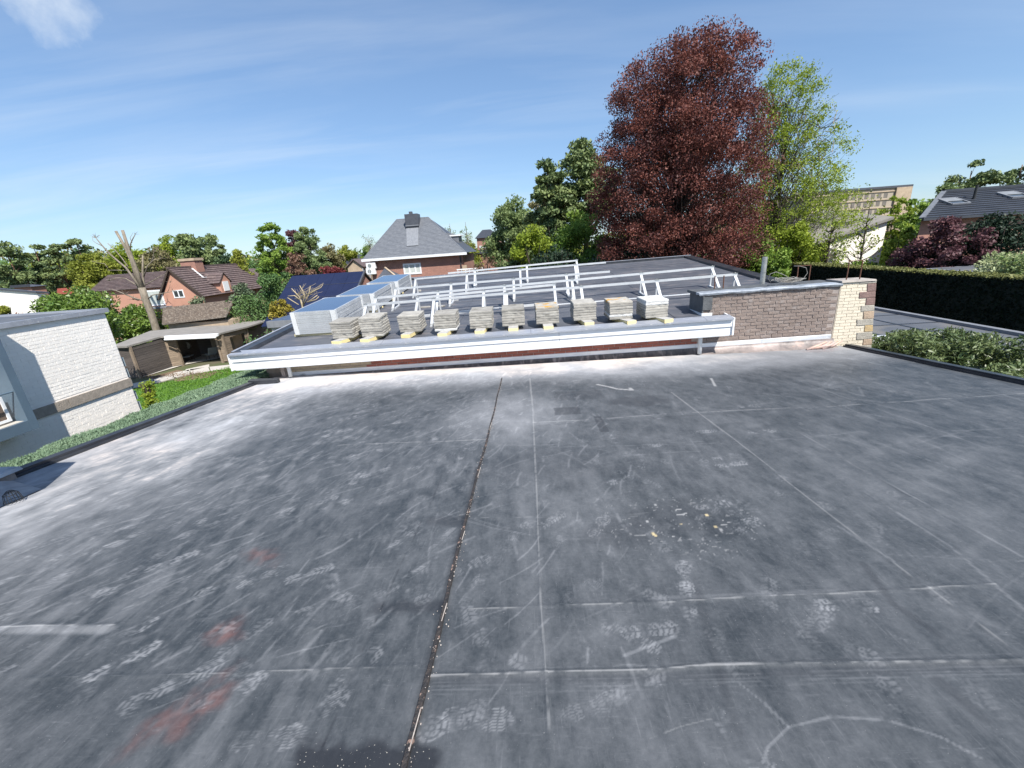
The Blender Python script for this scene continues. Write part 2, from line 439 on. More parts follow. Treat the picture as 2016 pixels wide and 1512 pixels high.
L_yewtop = leafmat('yew_top_leaf', (0.14, 0.16, 0.05), (0.22, 0.22, 0.07), 0.2)
L_juniper = leafmat('juniper_leaf', (0.1174, 0.1932, 0.1164), (0.276, 0.3735, 0.2406), 0.25)
L_gold = leafmat('gold_leaf', (0.24, 0.2, 0.03), (0.36, 0.3, 0.05), 0.25)
L_vib = leafmat('viburnum_leaf', (0.12, 0.2, 0.04), (0.55, 0.58, 0.34), 0.25)
L_grass = leafmat('grass_blade', (0.085, 0.19, 0.02), (0.16, 0.30, 0.04), 0.3)


# ------------------------------------------------------------------ vegetation
def leaf_quads(P, size, aspect=1.6, up=0.0, along=None):
    n = len(P)
    N = rng.normal(size=(n, 3)); N[:, 2] += up
    N /= np.linalg.norm(N, axis=1)[:, None] + 1e-9
    T = rng.normal(size=(n, 3)) if along is None else along + rng.normal(size=(n, 3)) * .35
    T -= (T * N).sum(1)[:, None] * N
    T /= np.linalg.norm(T, axis=1)[:, None] + 1e-9
    B = np.cross(N, T)
    s = size * (0.6 + 0.8 * rng.random(n))
    a = (s * aspect / 2)[:, None] * T; b = (s / 2)[:, None] * B
    return np.stack([P - a, P + b * .9 - a * .1, P + a, P - b * .9 - a * .1], 1)


def clump_leaves(C, Rad, per, size, flat=0.7, aspect=1.6, shell=0.5, up=0.3):
    k = len(C)
    idx = np.repeat(np.arange(k), per)
    D = rng.normal(size=(len(idx), 3)); D /= np.linalg.norm(D, axis=1)[:, None]
    r = rng.random(len(idx)) ** shell
    P = C[idx] + D * (r * Rad[idx])[:, None] * np.array([1, 1, flat])
    V = leaf_quads(P, size, aspect, up)
    cr_ = rng.random(k)
    rn = np.clip(0.6 * cr_[idx] + 0.5 * rng.random(len(idx)) - .05, 0, 1)
    return V, rn


def envelope_points(n, prof, H, zb, R, shell=0.45, cx=None, sep=0.0):
    """prof(h)->radius fraction, h in 0..1 over the crown"""
    out = []; tries = 0
    while len(out) < n and tries < n * 60:
        tries += 1
        h = random.random()
        pr = prof(h)
        if random.random() > pr ** 1.2 + .04:
            continue
        a = random.random() * 2 * pi
        r = (random.random() ** shell) * pr * R
        p = np.array([cos(a) * r, sin(a) * r, zb + h * H])
        if cx is not None:
            p[0] += cx(h) * R
        if sep and any(np.sum((q - p) ** 2) < sep * sep for q in out[-60:]):
            continue
        out.append(p)
    return np.array(out)


def branches(mb, C, H, trunk_r, lean=None, n=4, every=1, rb=0.035, up=0.55, base=.12):
    for i, c in enumerate(C[::every]):
        rad = math.hypot(c[0], c[1])
        z0 = max(H * base, c[2] - up * rad - H * 0.08)
        z0 = min(z0, c[2] * .93)
        x0 = (lean(z0 / H) if lean else 0.0)
        p0 = Vector((x0, 0, z0)); p2 = Vector(c)
        p1 = p0.lerp(p2, 0.55) + Vector((random.uniform(-.15, .15) * rad, random.uniform(-.15, .15) * rad, -0.06 * rad + random.uniform(-.06, .1) * rad))
        pts = [p0, p0.lerp(p1, .5), p1, p1.lerp(p2, .5) + Vector((0, 0, .04 * rad)), p2]
        r0 = rb * (0.5 + rad * .28)
        mb.tube(pts, [r0, r0 * .8, r0 * .55, r0 * .35, r0 * .15], n, cap=False)


PROF = {
    'round': lambda h: sqrt(max(0.0, 1 - (2 * h - 0.92) ** 2 / 1.2)),
    'cone': lambda h: max(.05, (1 - h) ** .8),
    'column': lambda h: min(1, .75 + .5 * h) * (1 if h < .75 else sqrt(max(0.02, 1 - ((h - .75) / .25) ** 2))),
    'flat': lambda h: sqrt(max(0.02, 1 - (h) ** 3)) * min(1, .6 + h),
    'vase': lambda h: (.45 + .55 * min(1, h * 1.6)) * (1 if h < .6 else sqrt(max(0.02, 1 - ((h - .6) / .42) ** 2))),
}


def tree(label, px0, px1, pytop, Y, leaf, bark, kind='round', zbase=-1.2, crown_from=0.25, nclump=60, per=110, leafs=0.16, clr=0.34, name='broadleaf_tree', cat='tree', flat=.7, group=None, shell=.5, rb=.03, trunk_r=None, sep=0.0, br=1, up=.55, squash=1.0, cxf=None, aspect=1.6):
    cxp = (px0 + px1) / 2
    base = atY(cxp, 500, Y)
    top = atY(cxp, pytop, Y)
    # follow the plumb line through the top point
    R = (px1 - px0) / 2 / FPX * (Y * 1.04) / 1.0
    X = top[0]
    H = top[2] - zbase
    t = thing(name, label, cat, (X, Y, zbase), group)
    zb = H * crown_from
    rad = R * clr
    if Y > 37:
        nclump = int(nclump * 2.0); rad *= .98; crown_pad = 1
    C = envelope_points(nclump, PROF[kind] if isinstance(kind, str) else kind, (H - zb) - rad * .4, zb, max(R - rad * .55, R * .4), cx=cxf, sep=sep)
    C[:, 1] *= squash
    tr = trunk_r or max(.1, H * .014)
    mb = MB()
    tips = min(H * .9, zb + (H - zb) * .85)
    pts = [Vector((random.uniform(-.02, .02) * H * i / 6 + (cxf(max(0, (tips * i / 6 - zb) / (H - zb))) * R * .6 if cxf else 0), random.uniform(-.01, .01) * H, tips * i / 6)) for i in range(7)]
    mb.tube(pts, [tr * (1.15 if i == 0 else 1 - i / 6.6) for i in range(7)], 7)
    if br:
        branches(mb, C, H, tr, None, 3, br, rb, up)
    mb.build('trunk', bark, t, smooth=True)
    V, rn = clump_leaves(C, np.full(len(C), rad) * rng.uniform(.65, 1.2, len(C)), per, leafs, flat, aspect, shell)
    link('crown', fast_quads('crown', V, leaf, rn), t)
    return t


def pine(label, px0, px1, pytop, Y, zbase=-1.2, crown_from=.5, ncl=26, per=150, dens=1.7, group=None, leaf=None, name='pine_tree', bend=0.0):
    top = atY((px0 + px1) / 2, pytop, Y)
    R = (px1 - px0) / 2 / FPX * Y * 1.04
    H = top[2] - zbase
    t = thing(name, label, 'pine tree', (top[0], Y, zbase), group)
    zb = H * crown_from
    ncl = int(ncl * dens)
    C = envelope_points(ncl, PROF['flat'], (H - zb) * .95, zb, R * .84, shell=.6)
    mb = MB()
    pts = [Vector((bend * R * sin(i / 7 * 3), random.uniform(-.1, .1), H * .93 * i / 7)) for i in range(8)]
    r0 = max(.13, H * .016)
    mb.tube(pts, [r0 * (1 - i / 8.5) for i in range(8)], 7)
    branches(mb, C, H, r0, None, 4, 1, .05, .35, .3)
    mb.build('trunk', M_barkpine, t, smooth=True)
    rr = R * .29 * rng.uniform(.7, 1.25, len(C))
    V, rn = clump_leaves(C, rr, per, .16 * max(1, Y / 45), .5, 1.9, .5, .6)
    link('crown', fast_quads('crown', V, leaf or L_pine, rn), t)
    return t


def bush(label, px0, px1, pytop, pybot, Y, leaf, n=3500, leafs=.13, name='bush', cat='bush', kind='round', group=None, zbase=None, depth=1.0, ncl=26, flat=.85, clr=.36, aspect=1.6, core=True):
    top = atY((px0 + px1) / 2, pytop, Y)
    bot = atY((px0 + px1) / 2, pybot, Y)
    zb = bot[2] if zbase is None else zbase
    R = (px1 - px0) / 2 / FPX * Y * 1.04
    H = top[2] - zb
    t = thing(name, label, cat, (top[0], Y, zb), group)
    rad = min(R, H) * clr
    C = envelope_points(ncl, PROF[kind], max(.1, H - rad * .8), 0.02, max(R - rad * .6, .1), shell=.5)
    C[:, 1] *= depth
    V, rn = clump_leaves(C, np.full(len(C), rad) * rng.uniform(.7, 1.2, len(C)), max(10, n // len(C)), leafs, flat, aspect, .35)
    mb = MB()
    for i in range(5):
        a = i * 1.3
        mb.tube([(0, 0, -.05), (cos(a) * R * .2, sin(a) * R * .2, H * .4), (cos(a) * R * .45, sin(a) * R * .45, H * .75)], [.05, .035, .012], 5)
    mb.build('stem', M_barkdark, t)
    link('foliage', fast_quads('foliage', V, leaf, rn), t)
    return t


def face_leaves(a, b, c, n, jitter):
    """points over the parallelogram a + u*b + v*c, jittered"""
    u = rng.random(n)[:, None]; v = rng.random(n)[:, None]
    return np.array(a) + u * np.array(b) + v * np.array(c) + rng.normal(size=(n, 3)) * jitter


# ================================================================== STRUCTURE
GZ = -1.2
MB().add([(-900, -300, GZ), (900, -300, GZ), (900, 1500, GZ), (-900, 1500, GZ)], [(0, 1, 2, 3)]).build('ground', M_ground, kind='structure')

# ------------------------------------------------------------------ near roof membrane
XL, XR, YN, YF = -5.45, 6.12, -2.2, 8.28


def vnoise(x, y, seed=0):
    r = np.random.default_rng(seed)
    L = r.random((256, 256))
    xi = np.floor(x).astype(int); yi = np.floor(y).astype(int)
    fx = x - xi; fy = y - yi
    fx = fx * fx * (3 - 2 * fx); fy = fy * fy * (3 - 2 * fy)
    a = L[yi % 256, xi % 256]; b = L[yi % 256, (xi + 1) % 256]; c = L[(yi + 1) % 256, xi % 256]; d = L[(yi + 1) % 256, (xi + 1) % 256]
    return (a * (1 - fx) + b * fx) * (1 - fy) + (c * (1 - fx) + d * fx) * fy


def fbm(x, y, seed=0, o=5, g=.5):
    s = 0; amp = 1; tot = 0
    for i in range(o):
        s = s + amp * vnoise(x * 2 ** i + 11.3 * i, y * 2 ** i + 5.7 * i, seed + i); tot += amp; amp *= g
    return s / tot


def sstep(a, b, x):
    t = np.clip((x - a) / (b - a), 0, 1)
    return t * t * (3 - 2 * t)


def axis(lo, hi, f):
    out = [lo]
    while out[-1] < hi:
        out.append(out[-1] + f(out[-1]))
    out = np.array(out)
    return lo + (out - lo) * (hi - lo) / (out[-1] - lo)


ys = axis(YN, YF, lambda y: 0.0052 * y if y > .9 else .02 + max(0, (.9 - y)) * .2 - .0153)
xs = axis(XL, XR, lambda x: .0062 + .0036 * abs(x))
gx, gy = np.meshgrid(xs, ys)
nx, ny = len(xs), len(ys)
X = gx.ravel(); Yv = gy.ravel()
print('roof grid', nx, ny, nx * ny)
# broad dust
dust = np.full(X.shape, .085)
big = fbm(X * .55 + 3, Yv * .55, 1, 4)
streak = fbm(X * 3.2, Yv * .9, 21, 5, .6)           # drawn out along the roof
streak2 = fbm(X * 1.1 + Yv * .7, Yv * 3.0, 31, 5, .6)
fine = fbm(X * 9, Yv * 5, 41, 4, .65)
dust += .06 * (big - .5) + .08 * (streak - .5) + .07 * (streak2 - .5) + .15 * (fine - .5)
wallband = sstep(6.2, 8.0, Yv + .5 * (fbm(X * 1.2, Yv * 1.2, 51, 4) - .5)) * (1.0 - .55 * sstep(1.5, 5.0, X))
wallband *= .74 + .6 * (fbm(X * 2.2, Yv * 2.6, 61, 5, .6) - .5)
leftband = sstep(-2.9, -5.0, X + 1.6 * (fbm(X * .8, Yv * .6, 71, 4) - .5)) * sstep(-.5, 3.2, Yv + .4 * (-X - 4)) * (.55 + 1.0 * (streak - .5) + .5 * (fine - .5))
strk = fbm(X * 11 + Yv * 2.0, Yv * 2.4 - X * 1.0, 141, 4, .65)
dust += (.07 * sstep(1.0, -2.5, X) + .02) * sstep(.50, .70, strk) * sstep(.3, .6, fbm(X * .9, Yv * .9, 151, 3))
dust = dust + 1.12 * wallband + .95 * leftband * (1 - wallband)
dust += .30 * sstep(1.1, .2, np.hypot((X + .35), (Yv - 5.0) / 1.3)) * (.3 + fbm(X * 5, Yv * 3, 81, 5, .6))
dust += .13 * sstep(.9, .1, np.hypot((X - .25) / .6, (Yv - 3.0) / 2.6)) * fbm(X * 4, Yv * 2, 82, 5, .6)
# dust dragged in loose criss-cross wipes
w1 = fbm((X * .9 + Yv * .45) * 1.3, (Yv * .9 - X * .45) * 7, 91, 4, .6)
w2 = fbm((X * .8 - Yv * .6) * 1.1, (Yv * .8 + X * .6) * 9, 95, 4, .6)
dust += .035 * sstep(.56, .80, w1) + .03 * sstep(.58, .8, w2)
dark = np.zeros_like(X); rust = np.zeros_like(X); dz = np.zeros_like(X); chips = np.zeros_like(X)
bright = np.zeros_like(X)
YI = ys


def window(x0, x1, y0, y1):
    i0 = np.searchsorted(xs, x0); i1 = np.searchsorted(xs, x1); j0 = np.searchsorted(ys, y0); j1 = np.searchsorted(ys, y1)
    if i1 <= i0 or j1 <= j0:
        return None
    J, I = np.meshgrid(np.arange(j0, j1), np.arange(i0, i1), indexing='ij')
    return (J * nx + I).ravel()


def polyline_dist(pts, idx):
    best = np.full(len(idx), 9.0); tt = np.zeros(len(idx)); acc = 0
    px = X[idx]; py = Yv[idx]; sgn = np.zeros(len(idx))
    for a, b in zip(pts[:-1], pts[1:]):
        ax, ay = a; bx, by = b
        L2 = (bx - ax) ** 2 + (by - ay) ** 2
        t = np.clip(((px - ax) * (bx - ax) + (py - ay) * (by - ay)) / L2, 0, 1)
        d = np.hypot(px - ax - t * (bx - ax), py - ay - t * (by - ay))
        side = (px - ax) * (by - ay) - (py - ay) * (bx - ax)
        k = d < best
        best[k] = d[k]; tt[k] = acc + t[k] * sqrt(L2); sgn[k] = np.sign(side[k])
        acc += sqrt(L2)
    return best, tt, sgn


def line(pts, w, dst=None, amp=.3, h=0.0, hw=None, brk=0.0, seed=0, pix=True, soft=.5):
    if pix:
        pts = [tuple(onroof(*p)[:2]) for p in pts]
    x0 = min(p[0] for p in pts) - .12; x1 = max(p[0] for p in pts) + .12
    y0 = min(p[1] for p in pts) - .12; y1 = max(p[1] for p in pts) + .12
    idx = window(x0, x1, y0, y1)
    if idx is None:
        return
    d, t, sg = polyline_dist(pts, idx)
    d = d + .004 * (vnoise(X[idx] * 14, Yv[idx] * 14, seed) - .5)
    near_w = np.maximum(w * .7, .0022 * np.maximum(Yv[idx], 1))
    k = 1 - sstep(near_w * (1 - soft), near_w * (1 + soft), d)
    if brk:
        k = k * sstep(brk - .15, brk + .2, .6 * vnoise(t * 4, t * 0 + seed, seed + 3) + .4 * vnoise(t * 34, t * 0 + seed, seed + 4))
    if dst is not None:
        dst[idx] += amp * (.62 if dst is not dark else .8) * k
    if h:
        hw_ = hw or w * 2
        dz[idx] += h * np.exp(-(d / hw_) ** 2)


# seams across the roof: a raised welded lap, its lit ridge painted as a pale line
line([(845, 1331), (1074, 1323), (1300, 1318), (1376, 1310), (1560, 1306), (1800, 1304), (2016, 1300)], .006, bright, .55, .006, .012, brk=.32, seed=3)
for k_, (o_, a_) in enumerate([(12, .12), (20, .10), (27, .13), (36, .07), (-12, .08)]):
    line([(852, 1331 + o_), (1300, 1320 + o_), (2016, 1298 + o_)], .005, dust, a_, brk=.4, seed=30 + k_)
line([(852, 1340), (1300, 1330), (2016, 1310)], .035, dark, .35, seed=4)
line([(55, 1335), (360, 1329), (694, 1316), (820, 1310)], .004, bright, .35, .003, .01, brk=.5, seed=5)
line([(900, 1201), (1140, 1190), (1310, 1186), (1450, 1176), (1640, 1169), (1960, 1150)], .004, bright, .40, .004, .01, brk=.4, seed=6)
line([(1290, 1178), (1640, 1165)], .02, dust, .13, brk=.3, seed=61)
line([(665, 878), (790, 872), (962, 865)], .008, bright, .35, .004, .015, brk=.3, seed=7)
line([(1050, 832), (1180, 825), (1330, 814), (1640, 800), (2016, 775)], .008, bright, .32, .004, .015, brk=.35, seed=8)
line([(1060, 838), (1330, 819), (2016, 781)], .03, dark, .3, seed=9)
line([(935, 1020), (1150, 1018), (1280, 1010)], .003, bright, .22, brk=.5, seed=10)
line([(1090, 880), (1420, 873)], .01, dust, .14, brk=.4, seed=11)
# seams running away from the camera
line([(1085, 1507), (1075, 1330), (1064, 1180), (1056, 960), (1048, 800), (1043, 745)], .0035, bright, .28, .004, .01, brk=.33, seed=12)
line([(1060, 1512), (1046, 1180), (1034, 830)], .10, dust, .05, seed=121)
line([(1322, 773), (1470, 884), (1614, 999), (1750, 1102), (2016, 1292)], .006, bright, .28, .004, .012, brk=.2, seed=13)
line([(1650, 1036), (1740, 1092), (1760, 1104)], .012, dust, .16, seed=131)
line([(1571, 850), (1700, 926), (2016, 1098)], .006, dust, .24, .003, .012, brk=.3, seed=14)
line([(1566, 846), (1690, 920), (1790, 978)], .012, dark, .5, seed=141)
line([(1690, 960), (1870, 1075), (2016, 1200)], .010, dust, .18, brk=.35, seed=15)
line([(1600, 760), (1800, 830), (2016, 910)], .008, dust, .16, brk=.35, seed=16)
line([(1640, 700), (1850, 740), (2016, 790)], .012, dust, .16, brk=.3, seed=17)
line([(1500, 735), (1640, 790), (1900, 905)], .01, dust, .12, brk=.3, seed=18)
line([(856, 971), (790, 1110), (715, 1280), (635, 1467)], .004, dark, .8, -.002, .008, brk=.42, seed=19)
line([(870, 935), (852, 985)], .005, dark, .6, seed=20)
line([(1370, 1140), (1400, 1270), (1452, 1440)], .03, dark, .32, seed=21)
line([(1240, 1005), (1290, 1100), (1340, 1280), (1400, 1400)], .010, dark, .55, brk=.4, seed=22)
line([(1700, 1110), (1760, 1190), (1850, 1250)], .03, dark, .55, seed=23)
line([(1850, 1340), (1930, 1410)], .035, dark, .45, seed=24)
line([(1503, 1500), (1512, 1470), (1552, 1431), (1637, 1411), (1746, 1418), (1850, 1450), (1930, 1492)], .006, dust, .24, brk=.15, seed=25)
line([(1552, 1431), (1500, 1380), (1455, 1345)], .006, dust, .2, brk=.2, seed=26)
line([(1230, 1290), (1330, 1252)], .012, dust, .26, brk=.1, seed=27)
line([(1275, 1455), (1340, 1430), (1400, 1415)], .004, bright, .22, brk=.2, seed=28)
line([(1640, 740), (1620, 760), (1700, 780), (1690, 762)], .02, dust, .14, brk=.3, seed=29)
# long faint arcs and scuffs
for i in range(1310):
    if i < 1150:
        x = random.uniform(-5.2, .8) if i % 3 else random.gauss(-2.6, 1.1); y = random.uniform(1.1, 7.6); ang = random.gauss(1.05, .38); L = random.uniform(.04, .34)
    else:
        x = random.uniform(-1.5, 5.8); y = random.uniform(1.0, 7.6); ang = random.choice([random.gauss(-.5, .35), random.gauss(.1, .25), random.gauss(1.6, .3)]); L = random.uniform(.15, .9)
    c = random.uniform(-.45, .45)
    pts = []
    for k in range(4):
        pts.append((x, y)); x += cos(ang) * L / 3; y += sin(ang) * L / 3; ang += c / 3
    line(pts, random.choice([.002, .003, .003, .005, .009, .014] if i < 1150 else [.002, .003, .004]), dust, random.uniform(.04, .24 if i < 1150 else .15), brk=.25, seed=200 + i, pix=False, soft=.8)
# bright scrape on the left and the white scribble near the wall
line([(0, 1236), (120, 1232), (222, 1233)], .006, bright, .5, .005, .02, brk=.3, seed=500)
line([(0, 1240), (215, 1240)], .04, dust, .3, brk=.2, seed=501)
line([(1176, 757), (1200, 762), (1215, 766), (1245, 768), (1240, 764)], .035, bright, .7, brk=.05, seed=502)
line([(1400, 745), (1408, 760)], .025, bright, .6, brk=.1, seed=503)


def ellipse(px, py, rx, ry, dst, amp, seed, nz=5, hard=.5, ang=0.0, rot=None):
    c = onroof(px, py)
    idx = window(c[0] - rx * 1.6, c[0] + rx * 1.6, c[1] - ry * 1.6, c[1] + ry * 1.6)
    if idx is None:
        return
    u = X[idx] - c[0]; v = Yv[idx] - c[1]
    if ang:
        u, v = u * cos(ang) + v * sin(ang), -u * sin(ang) + v * cos(ang)
    q = np.hypot(u / rx, v / ry) + 1.1 * (fbm(X[idx] * nz, Yv[idx] * nz, seed, 4, .6) - .5)
    k_ = (1 - sstep(hard, 1.0, q))
    if dst is rust:
        k_ = k_ * (.25 + .75 * sstep(.35, .62, fbm(X[idx] * 22, Yv[idx] * 14, seed + 5, 3)))
        amp = amp * .42
    dst[idx] += amp * k_


def rect(pxs, dst, amp, seed, edge=.03, nz=12):
    P = [onroof(*p) for p in pxs]
    x0 = min(p[0] for p in P); x1 = max(p[0] for p in P); y0 = min(p[1] for p in P); y1 = max(p[1] for p in P)
    idx = window(x0 - .2, x1 + .2, y0 - .2, y1 + .2)
    if idx is None:
        return
    nzv = (fbm(X[idx] * nz, Yv[idx] * nz, seed, 4, .6) - .5) * edge * 3
    d = np.maximum(np.maximum(x0 - X[idx], X[idx] - x1), np.maximum(y0 - Yv[idx], Yv[idx] - y1)) + nzv
    dst[idx] += amp * (1 - sstep(-edge, edge, d))


# bitumen patches left of the main seam, clean rectangles further out
line([(800, 1512), (868, 1210), (905, 1060), (940, 920)], .03, dark, .75, seed=77)
rect([(845, 1018), (915, 1032)], dark, .55, 1)
rect([(742, 1186), (880, 1204)], dark, .75, 2)
rect([(590, 1470), (835, 1600)], dark, 1.35, 3, .04)
rect([(1090, 803), (1145, 815)], dark, .7, 4, .01)
rect([(1168, 820), (1200, 850)], dark, .7, 5, .01)
rect([(1090, 772), (1190, 784)], dark, .45, 6, .03)
ellipse(1265, 790, .55, .28, dark, .55, 7)
ellipse(1210, 1050, .3, .22, dark, .35, 8)
ellipse(1060, 920, .8, .5, dark, .25, 9, 3)
# mud chips
ellipse(1340, 1025, .5, .3, dark, .35, 10, 4)
c_ = onroof(1335, 1030)
idx = window(c_[0] - .55, c_[0] + .55, c_[1] - .4, c_[1] + .4)
q = np.hypot((X[idx] - c_[0]) / .5, (Yv[idx] - c_[1]) / .36)
n_ = vnoise(X[idx] * 34, Yv[idx] * 44, 901)
bright[idx] += sstep(1.1, .5, q) * sstep(.86, .90, n_) * .5 * vnoise(X[idx] * 9, Yv[idx] * 9, 907)
n_ = fbm(X[idx] * 7, Yv[idx] * 9, 905, 3)
bright[idx] += (q < 1.1) * np.exp(-((n_ - .5) / .006) ** 2) * .22
chips[idx] += (q < .55) * sstep(.88, .93, vnoise(X[idx] * 19, Yv[idx] * 22, 903)) * .8
# rust-coloured drags
ellipse(515, 1092, .12, .22, rust, .62, 20, 9, .1, 1.0)
ellipse(440, 1240, .10, .16, rust, .8, 21, 12, .1, -.5)
ellipse(452, 1258, .12, .06, rust, .5, 211, 12, .1)
ellipse(395, 1400, .09, .17, rust, .75, 22, 12, .1, -.5)
ellipse(312, 1425, .08, .17, rust, .65, 23, 9, .1, -.4)
ellipse(420, 1340, .06, .14, rust, .35, 24, 9, .1, -.6)
ellipse(1610, 690, .6, .25, rust, .45, 25, 4, .1)
ellipse(1490, 695, .5, .12, rust, .25, 26, 4, .1)


def footprint(cx, cy, ang, amp, kind, seed, sz=1.0):
    L = .30 * sz
    idx = window(cx - .2, cx + .2, cy - .2, cy + .2)
    if idx is None:
        return
    dx_ = X[idx] - cx; dy_ = Yv[idx] - cy
    u = (dx_ * cos(ang) + dy_ * sin(ang)) / L     # -0.5..0.5 toe at +
    v = (-dx_ * sin(ang) + dy_ * cos(ang)) / L
    w = np.interp(u, [-.5, -.45, -.35, -.2, 0.02, .2, .33, .43, .5], [0, .11, .14, .125, .12, .175, .175, .12, 0])
    inside = sstep(0.0, .015, w - np.abs(v))
    if kind == 0:    # chevron lugs
        a = np.abs(((u * 11 + np.abs(v) * 6) % 1) - .5) * 2
        b = np.abs(((v * 7 + .5) % 1) - .5) * 2
        m_ = sstep(.25, .4, a) * sstep(.1, .25, b)
    elif kind == 1:  # radial web on the ball and heel, cross bars between
        rr_ = np.hypot(u - .2, v); th = np.arctan2(v, u - .2)
        a = np.abs(((rr_ * 12) % 1) - .5) * 2; b = np.abs(((th * 8 / (2 * pi)) % 1) - .5) * 2
        fore = sstep(.25, .45, a) * sstep(.12, .3, b)
        heel = sstep(.25, .45, np.abs(((u * 13) % 1) - .5) * 2) * sstep(.15, .3, np.abs(((v * 6) % 1) - .5) * 2)
        m_ = np.where(u > -.1, fore, heel)
    elif kind == 2:  # concentric edge rings
        e = (w - np.abs(v))
        a = np.abs(((e * 26) % 1) - .5) * 2
        m_ = sstep(.3, .55, a) * sstep(.15, .3, np.abs(((u * 9) % 1) - .5) * 2)
    else:            # smeared
        m_ = sstep(.4, .6, fbm(u * 6 + seed, v * 18, seed, 3))
    arch = sstep(.05, .09, np.abs(u + .1)) * .8 + .2
    wear = sstep(.25, .75, fbm(dx_ * 11 + seed, dy_ * 11, 600 + seed % 50, 3) + .25 * (vnoise(dx_ * 90 + seed, dy_ * 90, 650) - .5))
    if seed >= 800:
        r_ = random.Random(seed)
        cut = r_.choice([-1, 1]) * (u - r_.uniform(-.15, .2))
        if r_.random() < .55:
            wear = wear * sstep(-.1, .1, cut)
    dust[idx] += amp * (.50 if seed < 800 else .44) * inside * (m_ * arch * .9 + .12) * wear
    dust[idx] -= .03 * amp * inside


fps = [(940, 1412, -.1, .5, 2), (880, 1425, -2.9, .45, 1), (950, 1352, 1.4, .3, 0), (945, 1285, 1.5, .42, 1), (1280, 1240, .1, .5, 0), (1240, 1255, 2.6, .4, 2),
       (1350, 1135, 1.3, .55, 1), (1355, 1180, 1.3, .5, 0), (1665, 1192, -.1, .6, 0), (1590, 1215, .2, .35, 2), (1465, 1470, -1.2, .5, 0), (1470, 1035, .6, .5, 1),
       (1405, 995, .2, .5, 2), (1440, 915, .2, .5, 0), (1430, 900, .2, .4, 1), (1280, 878, .3, .45, 1), (1385, 850, .1, .45, 0), (1500, 850, .1, .5, 1), (1475, 800, 0, .45, 0),
       (1180, 1035, 1.0, .5, 1), (1085, 1025, .8, .5, 0), (1225, 945, .4, .5, 0), (1240, 925, .3, .4, 2), (925, 1115, .6, .35, 2), (935, 1160, 1.2, .35, 1), (800, 1140, .8, .4, 0),
       (630, 990, .7, .55, 0), (660, 995, .6, .5, 1), (245, 1300, .8, .75, 0), (245, 1250, .9, .7, 1), (340, 1105, .7, .6, 0), (520, 1135, .7, .5, 1), (610, 1130, .5, .5, 0), (530, 1455, .1, .5, 2),
       (620, 1410, .8, .4, 2), (370, 1335, .6, .5, 0), (455, 1360, .5, .5, 1), (700, 1320, 1.0, .4, 0), (1250, 1340, .3, .35, 0), (1170, 1390, .3, .3, 2), (740, 930, .7, .5, 0), (670, 905, .7, .5, 1)]
for i, (a_, b_, an, am, kd) in enumerate(fps):
    p_ = onroof(a_, b_)
    footprint(p_[0], p_[1], an, am, kd, 700 + i)
for i in range(900):
    if i < 640:
        x = random.uniform(-5.0, -.6); y = random.uniform(1.2, 7.6); an = random.gauss(1.0, .5) + (pi if random.random() < .5 else 0); am = random.uniform(.10, .48) * (1.15 if x < -1.5 else .8)
    else:
        x = random.uniform(-.5, 5.6); y = random.uniform(1.2, 7.7); an = random.gauss(1.4, .7) + (pi if random.random() < .5 else 0); am = random.uniform(.10, .34) * (1 if x < 3 else .7)
        if x > 2.2 and y < 4.5 and random.random() < .6:
            continue
    footprint(x, y, an, am, random.choice([0, 0, 1, 2, 3]), 800 + i, random.uniform(.9, 1.08))

# soft folds and wrinkles of the loose sheet (real relief)
dz += .010 * (fbm(X * .9, Yv * 1.3, 300, 4) - .5) + .0035 * (fbm(X * 5 + Yv * 2, Yv * 2.5, 305, 4) - .5)
wr = fbm(X * 1.4 + Yv * .9, Yv * 1.5, 311, 3)
dz += .004 * np.exp(-((wr - .52) / .02) ** 2) * (X < -1) + .003 * np.exp(-((wr - .45) / .02) ** 2) * (X > 2)
# left and right edge upturn
zr = ROOF0 + (8.3 - Yv) * TAN_N + dz
me = bpy.data.meshes.new('roof_membrane')
nv = nx * ny
J, I = np.meshgrid(np.arange(ny - 1), np.arange(nx - 1), indexing='ij')
b0 = (J * nx + I).ravel()
F = np.stack([b0, b0 + 1, b0 + nx + 1, b0 + nx], 1).astype(np.int32)
me.vertices.add(nv); me.loops.add(len(F) * 4); me.polygons.add(len(F))
me.vertices.foreach_set('co', np.stack([X, Yv, zr], 1).astype(np.float32).ravel())
me.loops.foreach_set('vertex_index', F.ravel())
me.polygons.foreach_set('loop_start', np.arange(0, len(F) * 4, 4, dtype=np.int32))
me.polygons.foreach_set('loop_total', np.full(len(F), 4, dtype=np.int32))
me.polygons.foreach_set('use_smooth', np.ones(len(F), dtype=bool))
for nm, arr in (('dust', dust), ('dark', dark), ('rust', rust), ('bright', bright), ('chips', chips)):
    a = me.attributes.new(nm, 'FLOAT', 'POINT')
    a.data.foreach_set('value', np.clip(arr, -.3, 1.4).astype(np.float32))
me.update(calc_edges=True)

M_roof = bpy.data.materials.new('dusty_rubber_membrane'); M_roof.use_nodes = True
nt = M_roof.node_tree; bs = nt.nodes['Principled BSDF']


def N(t, **k):
    n = nt.nodes.new(t)
    for a, b in k.items():
        setattr(n, a, b)
    return n


def attr(nm):
    return N('ShaderNodeAttribute', attribute_name=nm).outputs['Fac']


def mrange(src, a, b, c=0., d=1.):
    n = N('ShaderNodeMapRange'); nt.links.new(src, n.inputs[0])
    for i, v in enumerate((a, b, c, d)):
        n.inputs[i + 1].default_value = v
    return n.outputs[0]


